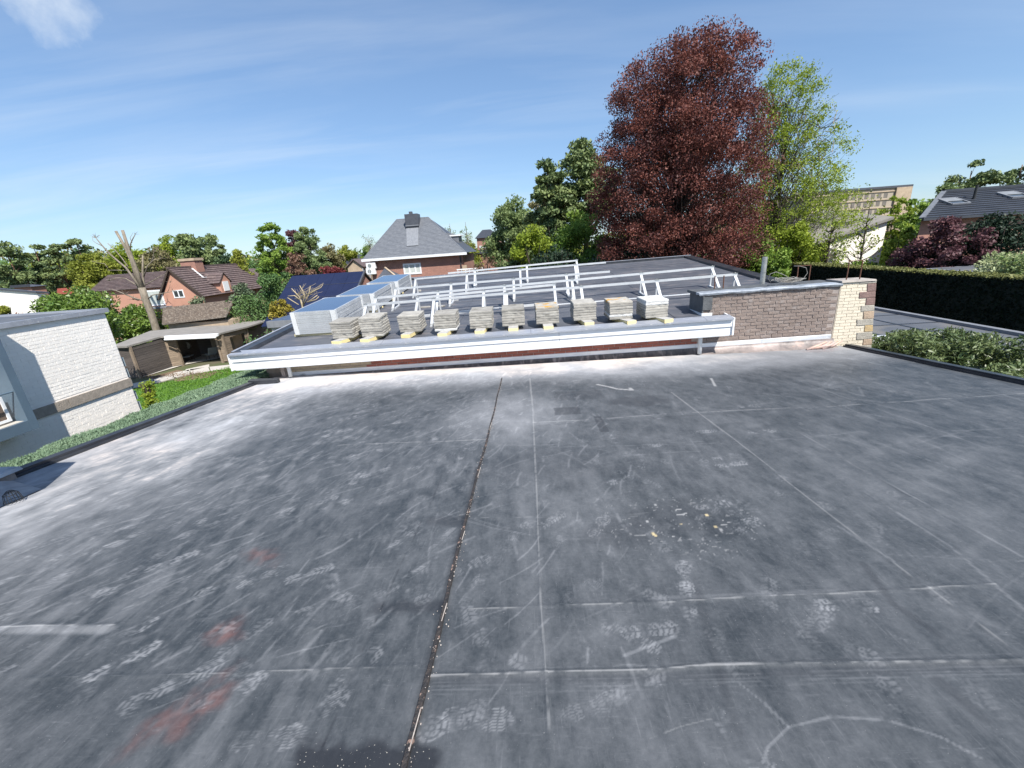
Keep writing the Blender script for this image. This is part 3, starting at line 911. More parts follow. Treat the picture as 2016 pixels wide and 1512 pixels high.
def mathn(op, a, b=None, c=None):
    n = N('ShaderNodeMath', operation=op)
    for i, v in enumerate((a, b, c)):
        if v is None:
            continue
        if isinstance(v, (int, float)):
            n.inputs[i].default_value = v
        else:
            nt.links.new(v, n.inputs[i])
    return n.outputs[0]


def mixc(f, a, b):
    n = N('ShaderNodeMixRGB')
    for i, v in enumerate((f, a, b)):
        if isinstance(v, tuple):
            n.inputs[i].default_value = (*v, 1)
        elif isinstance(v, (int, float)):
            n.inputs[i].default_value = v
        else:
            nt.links.new(v, n.inputs[i])
    return n.outputs[0]


def noise(scale, det=5, rough=.6, st=(1, 1, 1), rot=0):
    g = N('ShaderNodeNewGeometry'); mp_ = N('ShaderNodeMapping'); mp_.inputs['Scale'].default_value = st; mp_.inputs['Rotation'].default_value = (0, 0, rot)
    nt.links.new(g.outputs['Position'], mp_.inputs[0])
    n = N('ShaderNodeTexNoise'); n.inputs['Scale'].default_value = scale; n.inputs['Detail'].default_value = det; n.inputs['Roughness'].default_value = rough
    nt.links.new(mp_.outputs[0], n.inputs['Vector'])
    return n.outputs[0]


nf = noise(45, 6, .7); nm_ = noise(9, 6, .65, (1.8, .7, 1)); nw = noise(22, 5, .6, (.5, 2.5, 1), .6)
d_ = mathn('ADD', attr('dust'), mathn('MULTIPLY_ADD', nf, .16, -.08))
d_ = mathn('ADD', d_, mathn('MULTIPLY_ADD', nm_, .14, -.07))
d_ = mathn('ADD', d_, mathn('MULTIPLY', mrange(nw, .62, .8), .10))
s1 = noise(30, 5, .65, (3.0, .22, 1), .25); s2 = noise(26, 5, .65, (.3, 2.6, 1), -.5)
d_ = mathn('ADD', d_, mathn('MULTIPLY', mrange(s1, .58, .74), .075))
d_ = mathn('ADD', d_, mathn('MULTIPLY', mrange(s2, .60, .74), .06))
dfac = mrange(d_, 0.02, 1.0)
base = mixc(nm_, (0.033, 0.039, 0.045), (0.047, 0.054, 0.061))
pinkish = mixc(mathn('MULTIPLY', mrange(noise(.9, 3), .4, .62), mrange(d_, .45, .95)), (0.47, 0.475, 0.495), (0.68, 0.60, 0.55))
colr = mixc(dfac, base, pinkish)
colr = mixc(mathn('MULTIPLY', mrange(attr('dark'), 0., 1.2), .85), colr, (0.020, 0.022, 0.027))
speck = mathn('MULTIPLY', mrange(attr('dark'), .7, 1.), mrange(noise(95, 2), .68, .72))
colr = mixc(speck, colr, (.42, .39, .34))
tiny = mrange(noise(130, 1, .5), .765, .79)
colr = mixc(mathn('MULTIPLY', tiny, .35), colr, (.4, .39, .38))
colr = mixc(mathn('MULTIPLY', mrange(attr('rust'), 0., 1.), .9), colr, (0.27, 0.095, 0.07))
colr = mixc(mrange(attr('bright'), .02, 1.), colr, (0.60, 0.59, 0.58))
colr = mixc(mrange(attr('chips'), .0, 1.), colr, (0.62, 0.50, 0.28))
nt.links.new(colr, bs.inputs['Base Color'])
nt.links.new(mrange(d_, 0., .7, .52, .85), bs.inputs['Roughness'])
bs.inputs['Specular IOR Level'].default_value = .3
bp = N('ShaderNodeBump'); bp.inputs['Strength'].default_value = .25; bp.inputs['Distance'].default_value = .004
nt.links.new(nf, bp.inputs['Height'])
nt.links.new(bp.outputs[0], bs.inputs['Normal'])
me.materials.append(M_roof)

house_near = thing('flat_roof_building', 'low flat-roofed building whose dusty black rubber roof fills the lower half, marked with boot prints', 'building', (0, 0, 0))
link('roof_membrane', me, house_near)
# walls below the roof
wb = MB()
wb.hexa([(XL - .02, YN, GZ), (XR + .02, YN, GZ), (XR + .02, YF + .02, GZ), (XL - .02, YF + .02, GZ)],
        [(XL - .02, YN, roof_z(YN) - .03), (XR + .02, YN, roof_z(YN) - .03), (XR + .02, YF + .02, roof_z(YF) - .03), (XL - .02, YF + .02, roof_z(YF) - .03)])
wb.build('wall', M_mortarcream, house_near)
# edge trims: left from the front corner to the jog, right up to the pillar
def trim(xa, xb, y0, y1, h, name, label=None):
    mb = MB()
    n = 24
    for i in range(n):
        a = y0 + (y1 - y0) * i / n; b = y0 + (y1 - y0) * (i + 1) / n + .001
        za, zb_ = roof_z(a), roof_z(b)
        mb.hexa([(xa, a, za - .10), (xb, a, za - .10), (xb, b, zb_ - .10), (xa, b, zb_ - .10)], [(xa, a, za + h), (xb, a, za + h * .8), (xb, b, zb_ + h * .8), (xa, b, zb_ + h)])
    o = mb.build(name, M_darktrim, house_near)
    return o
trim(XL - .085, XL - .02, YN, 7.62, .075, 'edge_trim')
trim(XL - .02, XL + .022, YN, 7.62, .03, 'edge_trim')
trim(XR - .03, XR + .0, YN, YF - .12, .035, 'edge_trim')
trim(XR + .0, XR + .14, YN, YF - .12, .055, 'edge_trim')
# jog of the trim towards the raised building
mb = MB()
mb.hexa([(XL - .13, 7.62, 3.0), (-5.02, 7.66, 3.0), (-5.02, 7.76, 3.0), (XL - .13, 7.74, 3.0)], [(XL - .13, 7.62, 3.26), (-5.02, 7.66, 3.24), (-5.02, 7.76, 3.25), (XL - .13, 7.74, 3.27)])
mb.build('edge_trim', M_darktrim, house_near)

# main seam: raised black sealed lap with crumbs, built as its own strip
mb = MB()
seam_pts = [(-0.535 + .005 * sin(y * 1.7) + .003 * sin(y * 5.1), y) for y in np.arange(.5, 7.1, .06)]
for (xa, ya), (xb, yb) in zip(seam_pts[:-1], seam_pts[1:]):
    za, zb_ = roof_z(ya), roof_z(yb)
    w = .013 - .0008 * ya + random.uniform(-.0015, .0015)
    mb.hexa([(xa - w, ya, za), (xa + w, ya, za), (xb + w, yb, zb_), (xb - w, yb, zb_)], [(xa - w * .8, ya, za + .012), (xa + w * .8, ya, za + .014), (xb + w * .8, yb, zb_ + .014), (xb - w * .8, yb, zb_ + .012)])
mb.build('roof_seam', mat('tar_seam', (0.02, 0.02, 0.022), (0.05, 0.04, 0.035), 25, .7, bump=.6, bscale=60, c3=(.30, .2, .16), s3=30, t3=(.6, .66)), house_near, label='raised black tar seam running away from the camera')
mb = MB()
for i in range(300):
    y = .6 + 6.2 * random.random() ** 1.2
    x = -0.535 + .005 * sin(y * 1.7) + random.gauss(.008, .014 + .003 * (y < 3))
    s = random.uniform(.0008, .0026)
    z = roof_z(y) + random.choice([.002, .013])
    mb.box(x - s, x + s, y - s * 1.4, y + s * 1.4, z, z + s)
for y0, ln in ((1.02, .16), (1.62, .12), (2.3, .1), (3.2, .2), (4.4, .25)):
    y = y0
    for k in range(6):
        mb.bar((-0.526 + .0008 * k, y, roof_z(y) + .015), (-0.526 + .0008 * (k + 1), y + ln / 6, roof_z(y + ln / 6) + .015), .004, .002)
        y += ln / 6
mb.build('seam_crumbs', mat('pale_crumbs', (0.5, .45, .4), (.3, .25, .22), 30, .9), house_near, kind='stuff')

# drain box at the left front corner: low wall stub, membrane wedge and leaf-guard basket
st = thing('chimney_stub', 'pale capped masonry stub on the left edge of the near roof, cropped by the frame', 'chimney', (0, 0, 0))
MB().hexa([(-6.3, 2.4, 2.9), (-5.40, 2.4, 2.9), (-5.40, 3.66, 2.9), (-6.3, 3.66, 2.9)], [(-6.3, 2.4, 3.60), (-5.42, 2.4, 3.60), (-5.42, 3.66, 3.56), (-6.3, 3.66, 3.56)]).build('base', M_mortargrey, st)
MB().hexa([(-6.35, 2.35, 3.60), (-5.36, 2.35, 3.585), (-5.36, 3.70, 3.545), (-6.35, 3.70, 3.56)], [(-6.35, 2.35, 3.63), (-5.37, 2.35, 3.62), (-5.37, 3.69, 3.58), (-6.35, 3.69, 3.595)]).build('lead_cap', M_lead, st)
MB().box(-6.6, -5.62, 2.5, 3.45, 3.60, 3.80).build('masonry', M_brickgrey, st, bevel=.03)
nseg = 16
gridp = []
for i in range(nseg + 1):
    for j in range(nseg + 1):
        u = i / nseg; v = j / nseg
        x = -5.36 + u * .58; y = 2.6 + v * .98 - .22 * u
        rise = .15 * max(0, 1 - u * 1.05) ** 1.1 * max(0, 1 - abs(2 * v - 1.0)) ** .7
        z = roof_z(y) + .008 + rise + .010 * sin(u * 9 + v * 5) * (1 - u) * (1 - abs(2 * v - 1))
        gridp.append((x, y, z))
fs = [(i * (nseg + 1) + j, (i + 1) * (nseg + 1) + j, (i + 1) * (nseg + 1) + j + 1, i * (nseg + 1) + j + 1) for i in range(nseg) for j in range(nseg)]
MB().add(gridp, fs).build('membrane_patch', mat('dusty_patch', (0.36, .35, .35), (.24, .235, .24), 6, .7, bump=.5, bscale=12), house_near, smooth=True)
lgp = onroof(24, 992)
gd = thing('leaf_guard', 'small black wire leaf guard over the roof drain at the left edge', 'leaf guard', (lgp[0], lgp[1] + .02, roof_z(lgp[1]) + .015))
gd.scale = (.62, .62, .75)
mb = MB()
for k in range(16):
    a = 2 * pi * k / 16
    mb.tube([(.10 * cos(a), .10 * sin(a), 0), (.08 * cos(a), .08 * sin(a), .10), (.03 * cos(a), .03 * sin(a), .14)], .0035, 4)
mb.build('cage_wires', M_black, gd)
for z, r in ((0.01, .102), (.10, .081), (.14, .03)):
    MB().tube([(r * cos(2 * pi * k / 18), r * sin(2 * pi * k / 18), z) for k in range(19)], .004, 4).build('ring', M_black, gd)
# unseen block added outside the frame, shaped to throw the pointed shade on the membrane
tb = thing('shadow_caster_block', 'unseen masonry block added past the left edge of the near roof to cast the pointed shade', 'chimney', (0, 0, 0))
MB().box(-6.0, -5.55, 2.3, 2.73, roof_z(2.4) - .2, 4.44).build('masonry', M_brickgrey, tb)
MB().box(-6.1, -4.37, 2.25, 2.73, 4.44, 5.34).build('crown', M_brickgrey, tb)

# ------------------------------------------------------------------ raised building behind
FX0, FX1, FY0, FY1 = -5.72, 6.2, 7.92, 17.0
rb = thing('raised_flat_roof_building', 'slightly higher flat-roofed building with white fascia carrying racks and slab stacks', 'building', (0, 0, 0))


def fp(x, y, h=0.0):
    return (x, y, far_z(x, y) + h)


mb = MB()
mb.hexa([(FX0 + .03, FY0 + .5, GZ), (3.38, FY0 + .5, GZ), (3.38, FY1, GZ), (FX0 + .03, FY1, GZ)], [fp(FX0 + .03, FY0 + .5, -.02), fp(3.38, FY0 + .5, -.02), fp(3.38, FY1, -.02), fp(FX0 + .03, FY1, -.02)])
mb.hexa([(3.38, 8.96, GZ), (FX1 - .03, 8.96, GZ), (FX1 - .03, FY1, GZ), (3.38, FY1, GZ)], [fp(3.38, 8.96, -.02), fp(FX1 - .03, 8.96, -.02), fp(FX1 - .03, FY1, -.02), fp(3.38, FY1, -.02)])
mb.build('wall', M_mortarred, rb)
# membrane surface with laps as real steps
mb = MB()
laps = [FY0 + .1, 10.35, 11.6, 12.9, 14.2, 15.6, FY1]
for i, (a, b) in enumerate(zip(laps[:-1], laps[1:])):
    h = .004 + .004 * (i % 2)
    n = 12
    for k in range(n):
        x0 = FX0 + .06 + (FX1 - FX0 - .12) * k / n; x1 = FX0 + .06 + (FX1 - FX0 - .12) * (k + 1) / n
        a0 = a - .03
        if x1 > 3.4:
            if i == 0:
                mb.add([fp(x0, a0, h), fp(3.38, a0, h), fp(3.38, 8.96, h), fp(x0, 8.96, h)], [(0, 1, 2, 3)]) if x0 < 3.38 else None
                a0 = 8.96
        mb.add([fp(x0, a0, h), fp(x1, a0, h), fp(x1, b, h), fp(x0, b, h)], [(0, 1, 2, 3)])
mb.build('roof_membrane', M_membrane, rb)
mb = MB()
for b in laps[1:-1]:
    mb.hexa([fp(FX0 + .1, b - .0, .004), fp(FX1 - .1, b - .0, .004), fp(FX1 - .1, b + .03, .004), fp(FX0 + .1, b + .03, .004)], [fp(FX0 + .1, b - .0, .014), fp(FX1 - .1, b - .0, .014), fp(FX1 - .1, b + .03, .02), fp(FX0 + .1, b + .03, .02)])
for x in (-1.6, 1.1, 2.9):
    mb.hexa([fp(x - .04, 8.1, .004), fp(x + .04, 8.1, .004), fp(x + .04, 16.9, .004), fp(x - .04, 16.9, .004)], [fp(x - .04, 8.1, .012), fp(x + .04, 8.1, .012), fp(x + .04, 16.9, .012), fp(x - .04, 16.9, .012)])
mb.build('membrane_laps', M_membrane, rb)
# pale strip put in for the white highlight along the first lap
MB().hexa([fp(.2, 10.29, .006), fp(4.6, 10.34, .006), fp(4.6, 10.37, .006), fp(.2, 10.32, .006)], [fp(.2, 10.29, .024), fp(4.6, 10.34, .024), fp(4.6, 10.37, .024), fp(.2, 10.32, .024)]).build('lap_highlight', M_strip, rb)
# front aluminium edge profile (sloping top), in lengths
xe = [-6.0, -2.9, 0.02, 3.3, 3.80]
for a, b in zip(xe[:-1], xe[1:]):
    b -= .006
    za = far_z(a, 7.9); zb_ = far_z(b, 7.9)
    MB().prism([(a, 7.84, za + .005), (a, 7.84, za + .035), (a, 7.87, za + .04), (a, 8.05, za + .07), (a, 8.05, za - .02)], (b - a, 0, zb_ - za)).build('edge_profile', M_alutrim, rb)
for (yy, z0, z1, nm) in ((7.895, -.135, .003, 'fascia_board'), (7.92, -.305, -.137, 'fascia_board')):
    for a, b in ((-6.0, .55), (.555, 3.80)):
        za = far_z(a, 7.9); zb_ = far_z(b, 7.9)
        MB().prism([(a, yy, za + z0), (a, yy, za + z1), (a, yy + .03, za + z1), (a, yy + .03, za + z0)], (b - a, 0, zb_ - za)).build(nm, M_white, rb, bevel=.004)
mb = MB()
for k in range(34):
    x = -5.85 + k * .285
    mb.box(x - .004, x + .004, 7.890, 7.896, far_z(x, 7.9) - .02, far_z(x, 7.9) - .012)
    mb.box(x - .004, x + .004, 7.915, 7.921, far_z(x, 7.9) - .16, far_z(x, 7.9) - .152)
mb.build('fascia_screws', M_galv, rb, kind='stuff')
# soffit
MB().hexa([(-5.98, 7.925, far_z(-6, 7.9) - .315), (3.79, 7.925, far_z(3.8, 7.9) - .315), (3.79, 8.37, far_z(3.8, 7.9) - .315), (-5.98, 8.37, far_z(-6, 7.9) - .315)],
          [(-5.98, 7.925, far_z(-6, 7.9) - .29), (3.79, 7.925, far_z(3.8, 7.9) - .29), (3.79, 8.37, far_z(3.8, 7.9) - .29), (-5.98, 8.37, far_z(-6, 7.9) - .29)]).build('soffit', M_white, rb)
# returns at both ends and left/right/back trims
MB().prism([(-6.03, 7.86, far_z(-6, 7.9) - .30), (-6.0, 7.86, far_z(-6, 7.9) - .30), (-6.0, 7.86, far_z(-6, 7.9) + .03), (-6.03, 7.86, far_z(-6, 7.9) + .03)], (0, FY1 - 7.86, (FY1 - 7.86) * TAN_F)).build('fascia_board', M_white, rb)
MB().prism([(3.80, 7.88, far_z(3.8, 7.9) - .30), (3.83, 7.88, far_z(3.8, 7.9) - .30), (3.83, 7.88, far_z(3.8, 7.9) + .03), (3.80, 7.88, far_z(3.8, 7.9) + .03)], (0, .42, .03)).build('fascia_board', M_white, rb)
MB().hexa([fp(-6.0, 7.95, -.02), fp(-5.74, 7.95, -.02), fp(-5.74, FY1, -.02), fp(-6.0, FY1, -.02)], [fp(-6.0, 7.95, .07), fp(-5.78, 7.95, .05), fp(-5.78, FY1, .05), fp(-6.0, FY1, .07)]).build('edge_trim', M_darktrim, rb)
MB().hexa([fp(-5.99, 7.95, .071), fp(-5.94, 7.95, .068), fp(-5.94, FY1, .068), fp(-5.99, FY1, .071)], [fp(-5.99, 7.95, .078), fp(-5.94, 7.95, .075), fp(-5.94, FY1, .075), fp(-5.99, FY1, .078)]).build('edge_profile', M_alutrim, rb)
MB().hexa([fp(6.1, 8.7, -.1), fp(6.35, 8.7, -.1), fp(6.35, FY1, -.1), fp(6.1, FY1, -.1)], [fp(6.1, 8.7, .07), fp(6.35, 8.7, .09), fp(6.35, FY1, .09), fp(6.1, FY1, .07)]).build('edge_trim', M_darktrim, rb)
MB().hexa([fp(-6., FY1, -.1), fp(6.35, FY1, -.1), fp(6.35, FY1 + .2, -.1), fp(-6., FY1 + .2, -.1)], [fp(-6., FY1, .07), fp(6.35, FY1, .07), fp(6.35, FY1 + .2, .09), fp(-6., FY1 + .2, .09)]).build('edge_trim', M_darktrim, rb)
MB().hexa([fp(-6., FY1 + .02, .088), fp(6.35, FY1 + .02, .088), fp(6.35, FY1 + .07, .088), fp(-6., FY1 + .07, .088)], [fp(-6., FY1 + .02, .1), fp(6.35, FY1 + .02, .1), fp(6.35, FY1 + .07, .1), fp(-6., FY1 + .07, .1)]).build('edge_profile', M_alutrim, rb)
# front wall under the overhang: brick course, zinc strip, upstand
WY = 8.31
mb_b = [MB().box(-.103, .103, 0, .05, 0, .056).mesh('brick', M_brickred), MB().box(-.103, .103, 0, .05, 0, .056).mesh('brick', M_bricktan)]
MB().box(-5.2, 3.42, WY + .012, WY + .1, 3.0, 3.5).build('wall', M_mortarred, rb)
for row in range(3):
    x = -5.1 + (row % 2) * .11
    k = 0
    while x < 3.3:
        z = 3.262 + TX * x + row * .068
        o = link('brick', mb_b[1 if x < -3.4 else 0], rb)
        o.location = (x, WY - random.uniform(0, .004), z)
        o.rotation_euler = (0, -math.atan(TX), 0)
        x += .219; k += 1
xst = [-5.16, -3.2, -1.1, 1.2, 3.3, 4.6, 5.93]
for a, b in zip(xst[:-1], xst[1:]):
    b -= .004
    za, zb_ = 3.185 + TX * a, 3.185 + TX * b
    MB().prism([(a, WY - .012, za), (a, WY - .016, za + .085), (a, WY - .004, za + .092), (a, WY + .01, za + .092), (a, WY + .01, za)], (b - a, 0, zb_ - za)).build('flashing_strip', M_strip, rb)
# upstand: crumpled membrane from the roof up to the strip
nxs, nzs = 220, 7
vs = []
for i in range(nxs + 1):
    for j in range(nzs + 1):
        x = -5.16 + (5.98 + 5.16) * i / nxs; t = j / nzs
        rgt = max(0, min(1, (x - 3.2) / .6))
        yb = WY - .02 - (.10 + .10 * rgt) * (1 - t) ** 2
        wob = .012 + .03 * rgt
        y = yb - wob * (sin(x * 9 + t * 4) * .5 + sin(x * 23 + 2 * t) * .3 + random.uniform(-.3, .3)) * (1 - t) * .8
        z = roof_z(y) - .004 + t * (3.20 + TX * x - roof_z(y))
        vs.append((x, y, z))
fs = [(i * (nzs + 1) + j, (i + 1) * (nzs + 1) + j, (i + 1) * (nzs + 1) + j + 1, i * (nzs + 1) + j + 1) for i in range(nxs) for j in range(nzs)]
cut = int(nxs * (3.42 + 5.16) / (5.98 + 5.16))
MB().add(vs, [f for f in fs if f[0] // (nzs + 1) < cut]).build('membrane_upstand', M_upstand, rb, smooth=True)
MB().add(vs, [f for f in fs if f[0] // (nzs + 1) >= cut]).build('membrane_upstand', M_membsheet, rb, smooth=True, label='crumpled pinkish dusty membrane upstand below the brick parapet')
# end closure at the left of the wall
MB().box(-5.24, -5.16, 8.2, 8.5, GZ, 3.48).build('corner_panel', M_mortargrey, rb)
# downpipes
for (pa, pb, nm) in (((566, 718), (573, 745), 'downpipe'), ((1380, 655), (1381, 690), 'downpipe')):
    a = atY(*pa, 8.12); b = atY(*pb, 8.12)
    MB().tube([(a[0], 8.13, a[2] + .05), (a[0] + .005, 8.13, roof_z(8.13) + .03)], .04, 12).build(nm, M_pvcgrey, rb, smooth=True)
# pink folded membrane lump in the right corner
mb = MB()
for k in range(4):
    x = 5.56 + k * .1
    mb.tube([(x - .25, 8.02 + .03 * sin(k), roof_z(8) + .01), (x, 8.06 + .04 * cos(k * 2), roof_z(8) + .05 + .012 * (k % 3)), (x + .2, 8.16, roof_z(8) + .11)], [.018, .028, .012], 8)
mb.build('membrane_fold', M_pinkfold, rb, smooth=True)

# ------------------------------------------------------------------ brick parapet wall and cream pillar
pw = thing('brick_parapet_wall', 'grey-brown brick parapet wall capped with crumpled lead, right of the white fascia', 'wall', (0, 0, 0))
WX0, WX1 = 3.40, 5.95
WT = 4.30
MB().hexa([(WX0 + .02, WY + .014, 3.0), (WX1, WY + .014, 3.0), (WX1, 8.95, 3.0), (WX0 + .02, 8.95, 3.0)], [(WX0 + .02, WY + .014, WT - .01), (WX1, WY + .014, WT + .02), (WX1, 8.95, WT + .02), (WX0 + .02, 8.95, WT - .01)]).build('wall_core', M_mortargrey, pw)
bmesh_v = []
for k in range(4):
    j = lambda: random.uniform(-.004, .004)
    bmesh_v.append(MB().hexa([(-.098 + j(), 0 + j(), 0), (.098 + j(), j(), 0), (.098, .05, 0), (-.098, .05, 0)], [(-.098 + j(), j(), .053 + j()), (.098 + j(), j(), .053 + j()), (.098, .05, .053), (-.098, .05, .053)]).mesh('brick', M_brickgrey))
row = 0
z = 3.30
while z < WT - .03:
    x = WX0 + .11 + (row % 2) * .105
    if row % 2:
        o = link('brick', bmesh_v[0], pw); o.scale = (.48, 1, 1); o.location = (WX0 + .05, WY - .002, z)
    while x < WX1 - .08:
        o = link('brick', bmesh_v[random.randrange(4)], pw)
        o.location = (x, WY + .006 - random.uniform(0, .005), z + TX * .5 * (x - 4.5) + random.uniform(-.002, .002))
        o.rotation_euler = (0, random.uniform(-.012, .012), random.uniform(-.02, .02))
        x += .211
    z += .066; row += 1
# left end of the wall: dark membrane wrap with a white strip
MB().box(WX0 - .02, WX0 + .005, WY - .02, 8.97, 3.78, WT - .03).build('end_wrap', M_bitumen, pw)
MB().box(WX0 - .03, WX0 + .17, WY - .035, WY - .018, 3.83, 3.93).build('end_strip', M_white, pw)
MB().box(WX0 - .035, WX0 - .021, WY - .03, 8.95, 3.84, 3.93).build('end_strip', M_strip, pw)
MB().box(WX0 - .018, WX0 + .16, WY - .03, WY - .004, 3.99, WT - .06).build('end_wrap', M_bitumen, pw)
# cap: lead front lip, wavy
mb = MB()
n = 44
vs = []
for i in range(n + 1):
    x = WX0 - .10 + (WX1 - WX0 + .12) * i / n
    zt = WT + .015 + .02 * i / n + .003 * sin(x * 7) + random.uniform(-.003, .003)
    yo = WY - .045 - .005 * sin(x * 5 + 1) + random.uniform(-.004, .004)
    dp = .042 + .004 * sin(x * 11) + random.uniform(-.004, .004)
    vs += [(x, yo + .012, zt - dp), (x, yo, zt - .01), (x, yo + .03, zt + .012), (x, WY + .14, zt + .022), (x, WY + .14, zt - .03), (x, yo + .03, zt - .02)]
fs = []
for i in range(n):
    for j in range(6):
        fs.append((i * 6 + j, i * 6 + (j + 1) % 6, (i + 1) * 6 + (j + 1) % 6, (i + 1) * 6 + j))
fs += [tuple(reversed(range(6))), tuple(n * 6 + k for k in range(6))]
mb.add(vs, fs).build('lead_cap', M_lead, pw, smooth=False)
MB().hexa([(WX0 - .07, WY + .1, WT - .03), (WX1 + .05, WY + .1, WT), (WX1 + .05, 9.0, WT), (WX0 - .07, 9.0, WT - .03)], [(WX0 - .07, WY + .1, WT + .02), (WX1 + .05, WY + .1, WT + .05), (WX1 + .05, 9.0, WT + .05), (WX0 - .07, 9.0, WT + .02)]).build('cap_top', M_bitumen, pw)

pc = thing('cream_brick_pillar', 'cream brick pillar with staggered reddish and grey corner stones at the right end of the parapet', 'pillar', (0, 0, 0))
def wedge_x(z):     # left side runs slightly outwards to the top
    return WX1 + .02
MB().hexa([(WX1 + .0, WY + .005, 1.6), (6.86, WY + .005, 1.6), (6.86, 8.72, 1.6), (WX1 + .0, 8.72, 1.6)], [(WX1 + .0, WY + .005, 4.36), (6.50, WY + .005, 4.36), (6.50, 8.72, 4.36), (WX1 + .0, 8.72, 4.36)]).build('pillar_core', M_mortarcream, pc)
cb_ = MB().box(-.098, .098, 0, .05, 0, .053).mesh('brick', M_brickcream)
z = 2.96; row = 0
while z < 4.33:
    xq = 6.76 - .17 * (z - 2.96) / 1.4
    xr = xq - .13
    x = WX1 + .01; off = .1 if row % 2 else .196
    while x < xr - .02:
        w = min(off, xr - x)
        if w > .03:
            o = link('brick', cb_, pc); o.scale = ((w - .008) / .196, 1, 1)
            o.location = (x + w / 2, WY - .0015 - random.uniform(0, .002), z)
        x += w + .002; off = .204
    z += .061; row += 1
z = 2.96; k = 0
order = [1, 3, 1, 2, 1, 3, 1, 0, 0, 0, 1, 3]
while z < 4.33:
    h = [.14, .12, .15, .13, .125, .15, .12][k % 7]
    h = min(h, 4.345 - z)
    w = [.25, .17, .30, .16, .31, .19][k % 6]
    mq = M_quoins[order[k % len(order)]]
    xq = 6.76 - .17 * (z - 2.96) / 1.4; xt = 6.76 - .17 * (z + h - 2.96) / 1.4
    MB().hexa([(xq - w, WY - .014, z), (xq, WY - .014, z), (xq, WY + .35, z), (xq - w, WY + .35, z)], [(xt - w - random.uniform(-.01, .01), WY - .016, z + h - .005), (xt - random.uniform(0, .008), WY - .016, z + h - .005), (xt, WY + .35, z + h - .008), (xt - w, WY + .35, z + h - .008)]).build('corner_stone', mq, pc, bevel=.008)
    z += h; k += 1
MB().hexa([(WX1 - .0, WY - .03, 4.35), (6.58, WY - .03, 4.35), (6.58, 8.74, 4.35), (WX1 - .0, 8.74, 4.35)], [(WX1 - .0, WY - .02, 4.385), (6.57, WY - .02, 4.38), (6.57, 8.74, 4.38), (WX1 - .0, 8.74, 4.385)]).build('pillar_cap', mat('pale_mortar_cap', (.42, .38, .34), (.3, .27, .25), 8, .9, bump=.6), pc)
# thin mortar line left of the pillar on the near roof edge
# rusty rods
def rods(label, x0, x1, y, z0, h, top=True, h2=None):
    t = thing('steel_rod_frame', label, 'steel rods', (x0, y, z0), 'steel rods sticking out of the parapet')
    h2 = h2 or h
    MB().tube([(0, 0, -.08), (.004, 0, h * .5), (-.004, 0, h)], .012, 6).build('rod', M_rust, t)
    MB().tube([(x1 - x0, 0, -.08), (x1 - x0 - .006, 0, h2)], .012, 6).build('rod', M_rust, t)
    if top:
        MB().tube([(0, 0, h - .01), (x1 - x0, 0, h2 - .01)], .007, 6).build('crossbar', M_rust, t)
    return t
a = atZ(1662, 551, 4.38); b = atZ(1686, 553, 4.38)
rods('pair of rusty rods joined at the top, on the cream pillar', a[0], a[0] + .25, a[1] - .05, 4.38, .36)
a = atZ(1565, 552, 4.36); b = atZ(1589, 558, 4.36)
rods('pair of dark rods with a bent top wire, beside the cable coil', a[0], a[0] + .25, a[1] - .05, 4.34, .32)
a = atZ(1404, 568, 4.33); b = atZ(1421, 570, 4.33)
rods('pair of short bare rods at the left end of the brick parapet', a[0], a[0] + .18, a[1] - .05, 4.31, .27, top=False)
# cable coil
cc = atZ(1548, 557, 4.38)
ct = thing('cable_coil', 'tangled loops of grey cable lying on the parapet top', 'cable', (cc[0], cc[1], 4.385))
mb = MB()
for k in range(7):
    r = random.uniform(.13, .24); cx_ = random.uniform(-.12, .12); cy_ = random.uniform(-.1, .1); ph = random.uniform(0, 6)
    pts = [(cx_ + 1.25 * r * cos(a_), cy_ + .7 * r * sin(a_), .012 * k * .6 + .01 + .035 * (1 + sin(a_ * 2 + ph)) * random.uniform(.3, .8)) for a_ in np.linspace(0, 2 * pi * .96, 26)]
    mb.tube(pts, .006, 5)
mb.build('loops', M_cable, ct, smooth=True)
mb = MB().tube([(-.3, 0, .02), (-.36, 0, .10), (-.33, 0, .19), (-.22, 0, .22), (-.08, 0, .16), (.1, .02, .06), (.25, 0, .03)], .006, 5)
mb.tube([(.18, 0, .05), (.32, 0, .06), (.38, 0, .16), (.34, 0, .26), (.22, 0, .30), (.1, 0, .31)], .006, 5)
mb.build('loose_end', M_cable, ct, smooth=True)
# roof vent pipe behind the wall
pp = onfar(1462, 560)
vt = thing('vent_pipe', 'short shiny galvanised vent pipe standing on the raised roof behind the parapet', 'vent pipe', (pp[0], pp[1] - .9, far_z(pp[0], pp[1] - .9)))
ptop = atY(1458, 509, pp[1] - .9)
hh = ptop[2] - far_z(pp[0], pp[1] - .9)
MB().tube([(0, 0, 0), (0, 0, hh)], .055, 16).build('pipe', M_galv, vt, smooth=False)
MB().tube([(0, 0, -.0), (0, 0, .05)], .16, 16).build('collar', M_lead, vt)
MB().tube([(0, 0, hh * .55), (0, 0, hh * .57)], .06, 16).build('band', M_galv, vt)

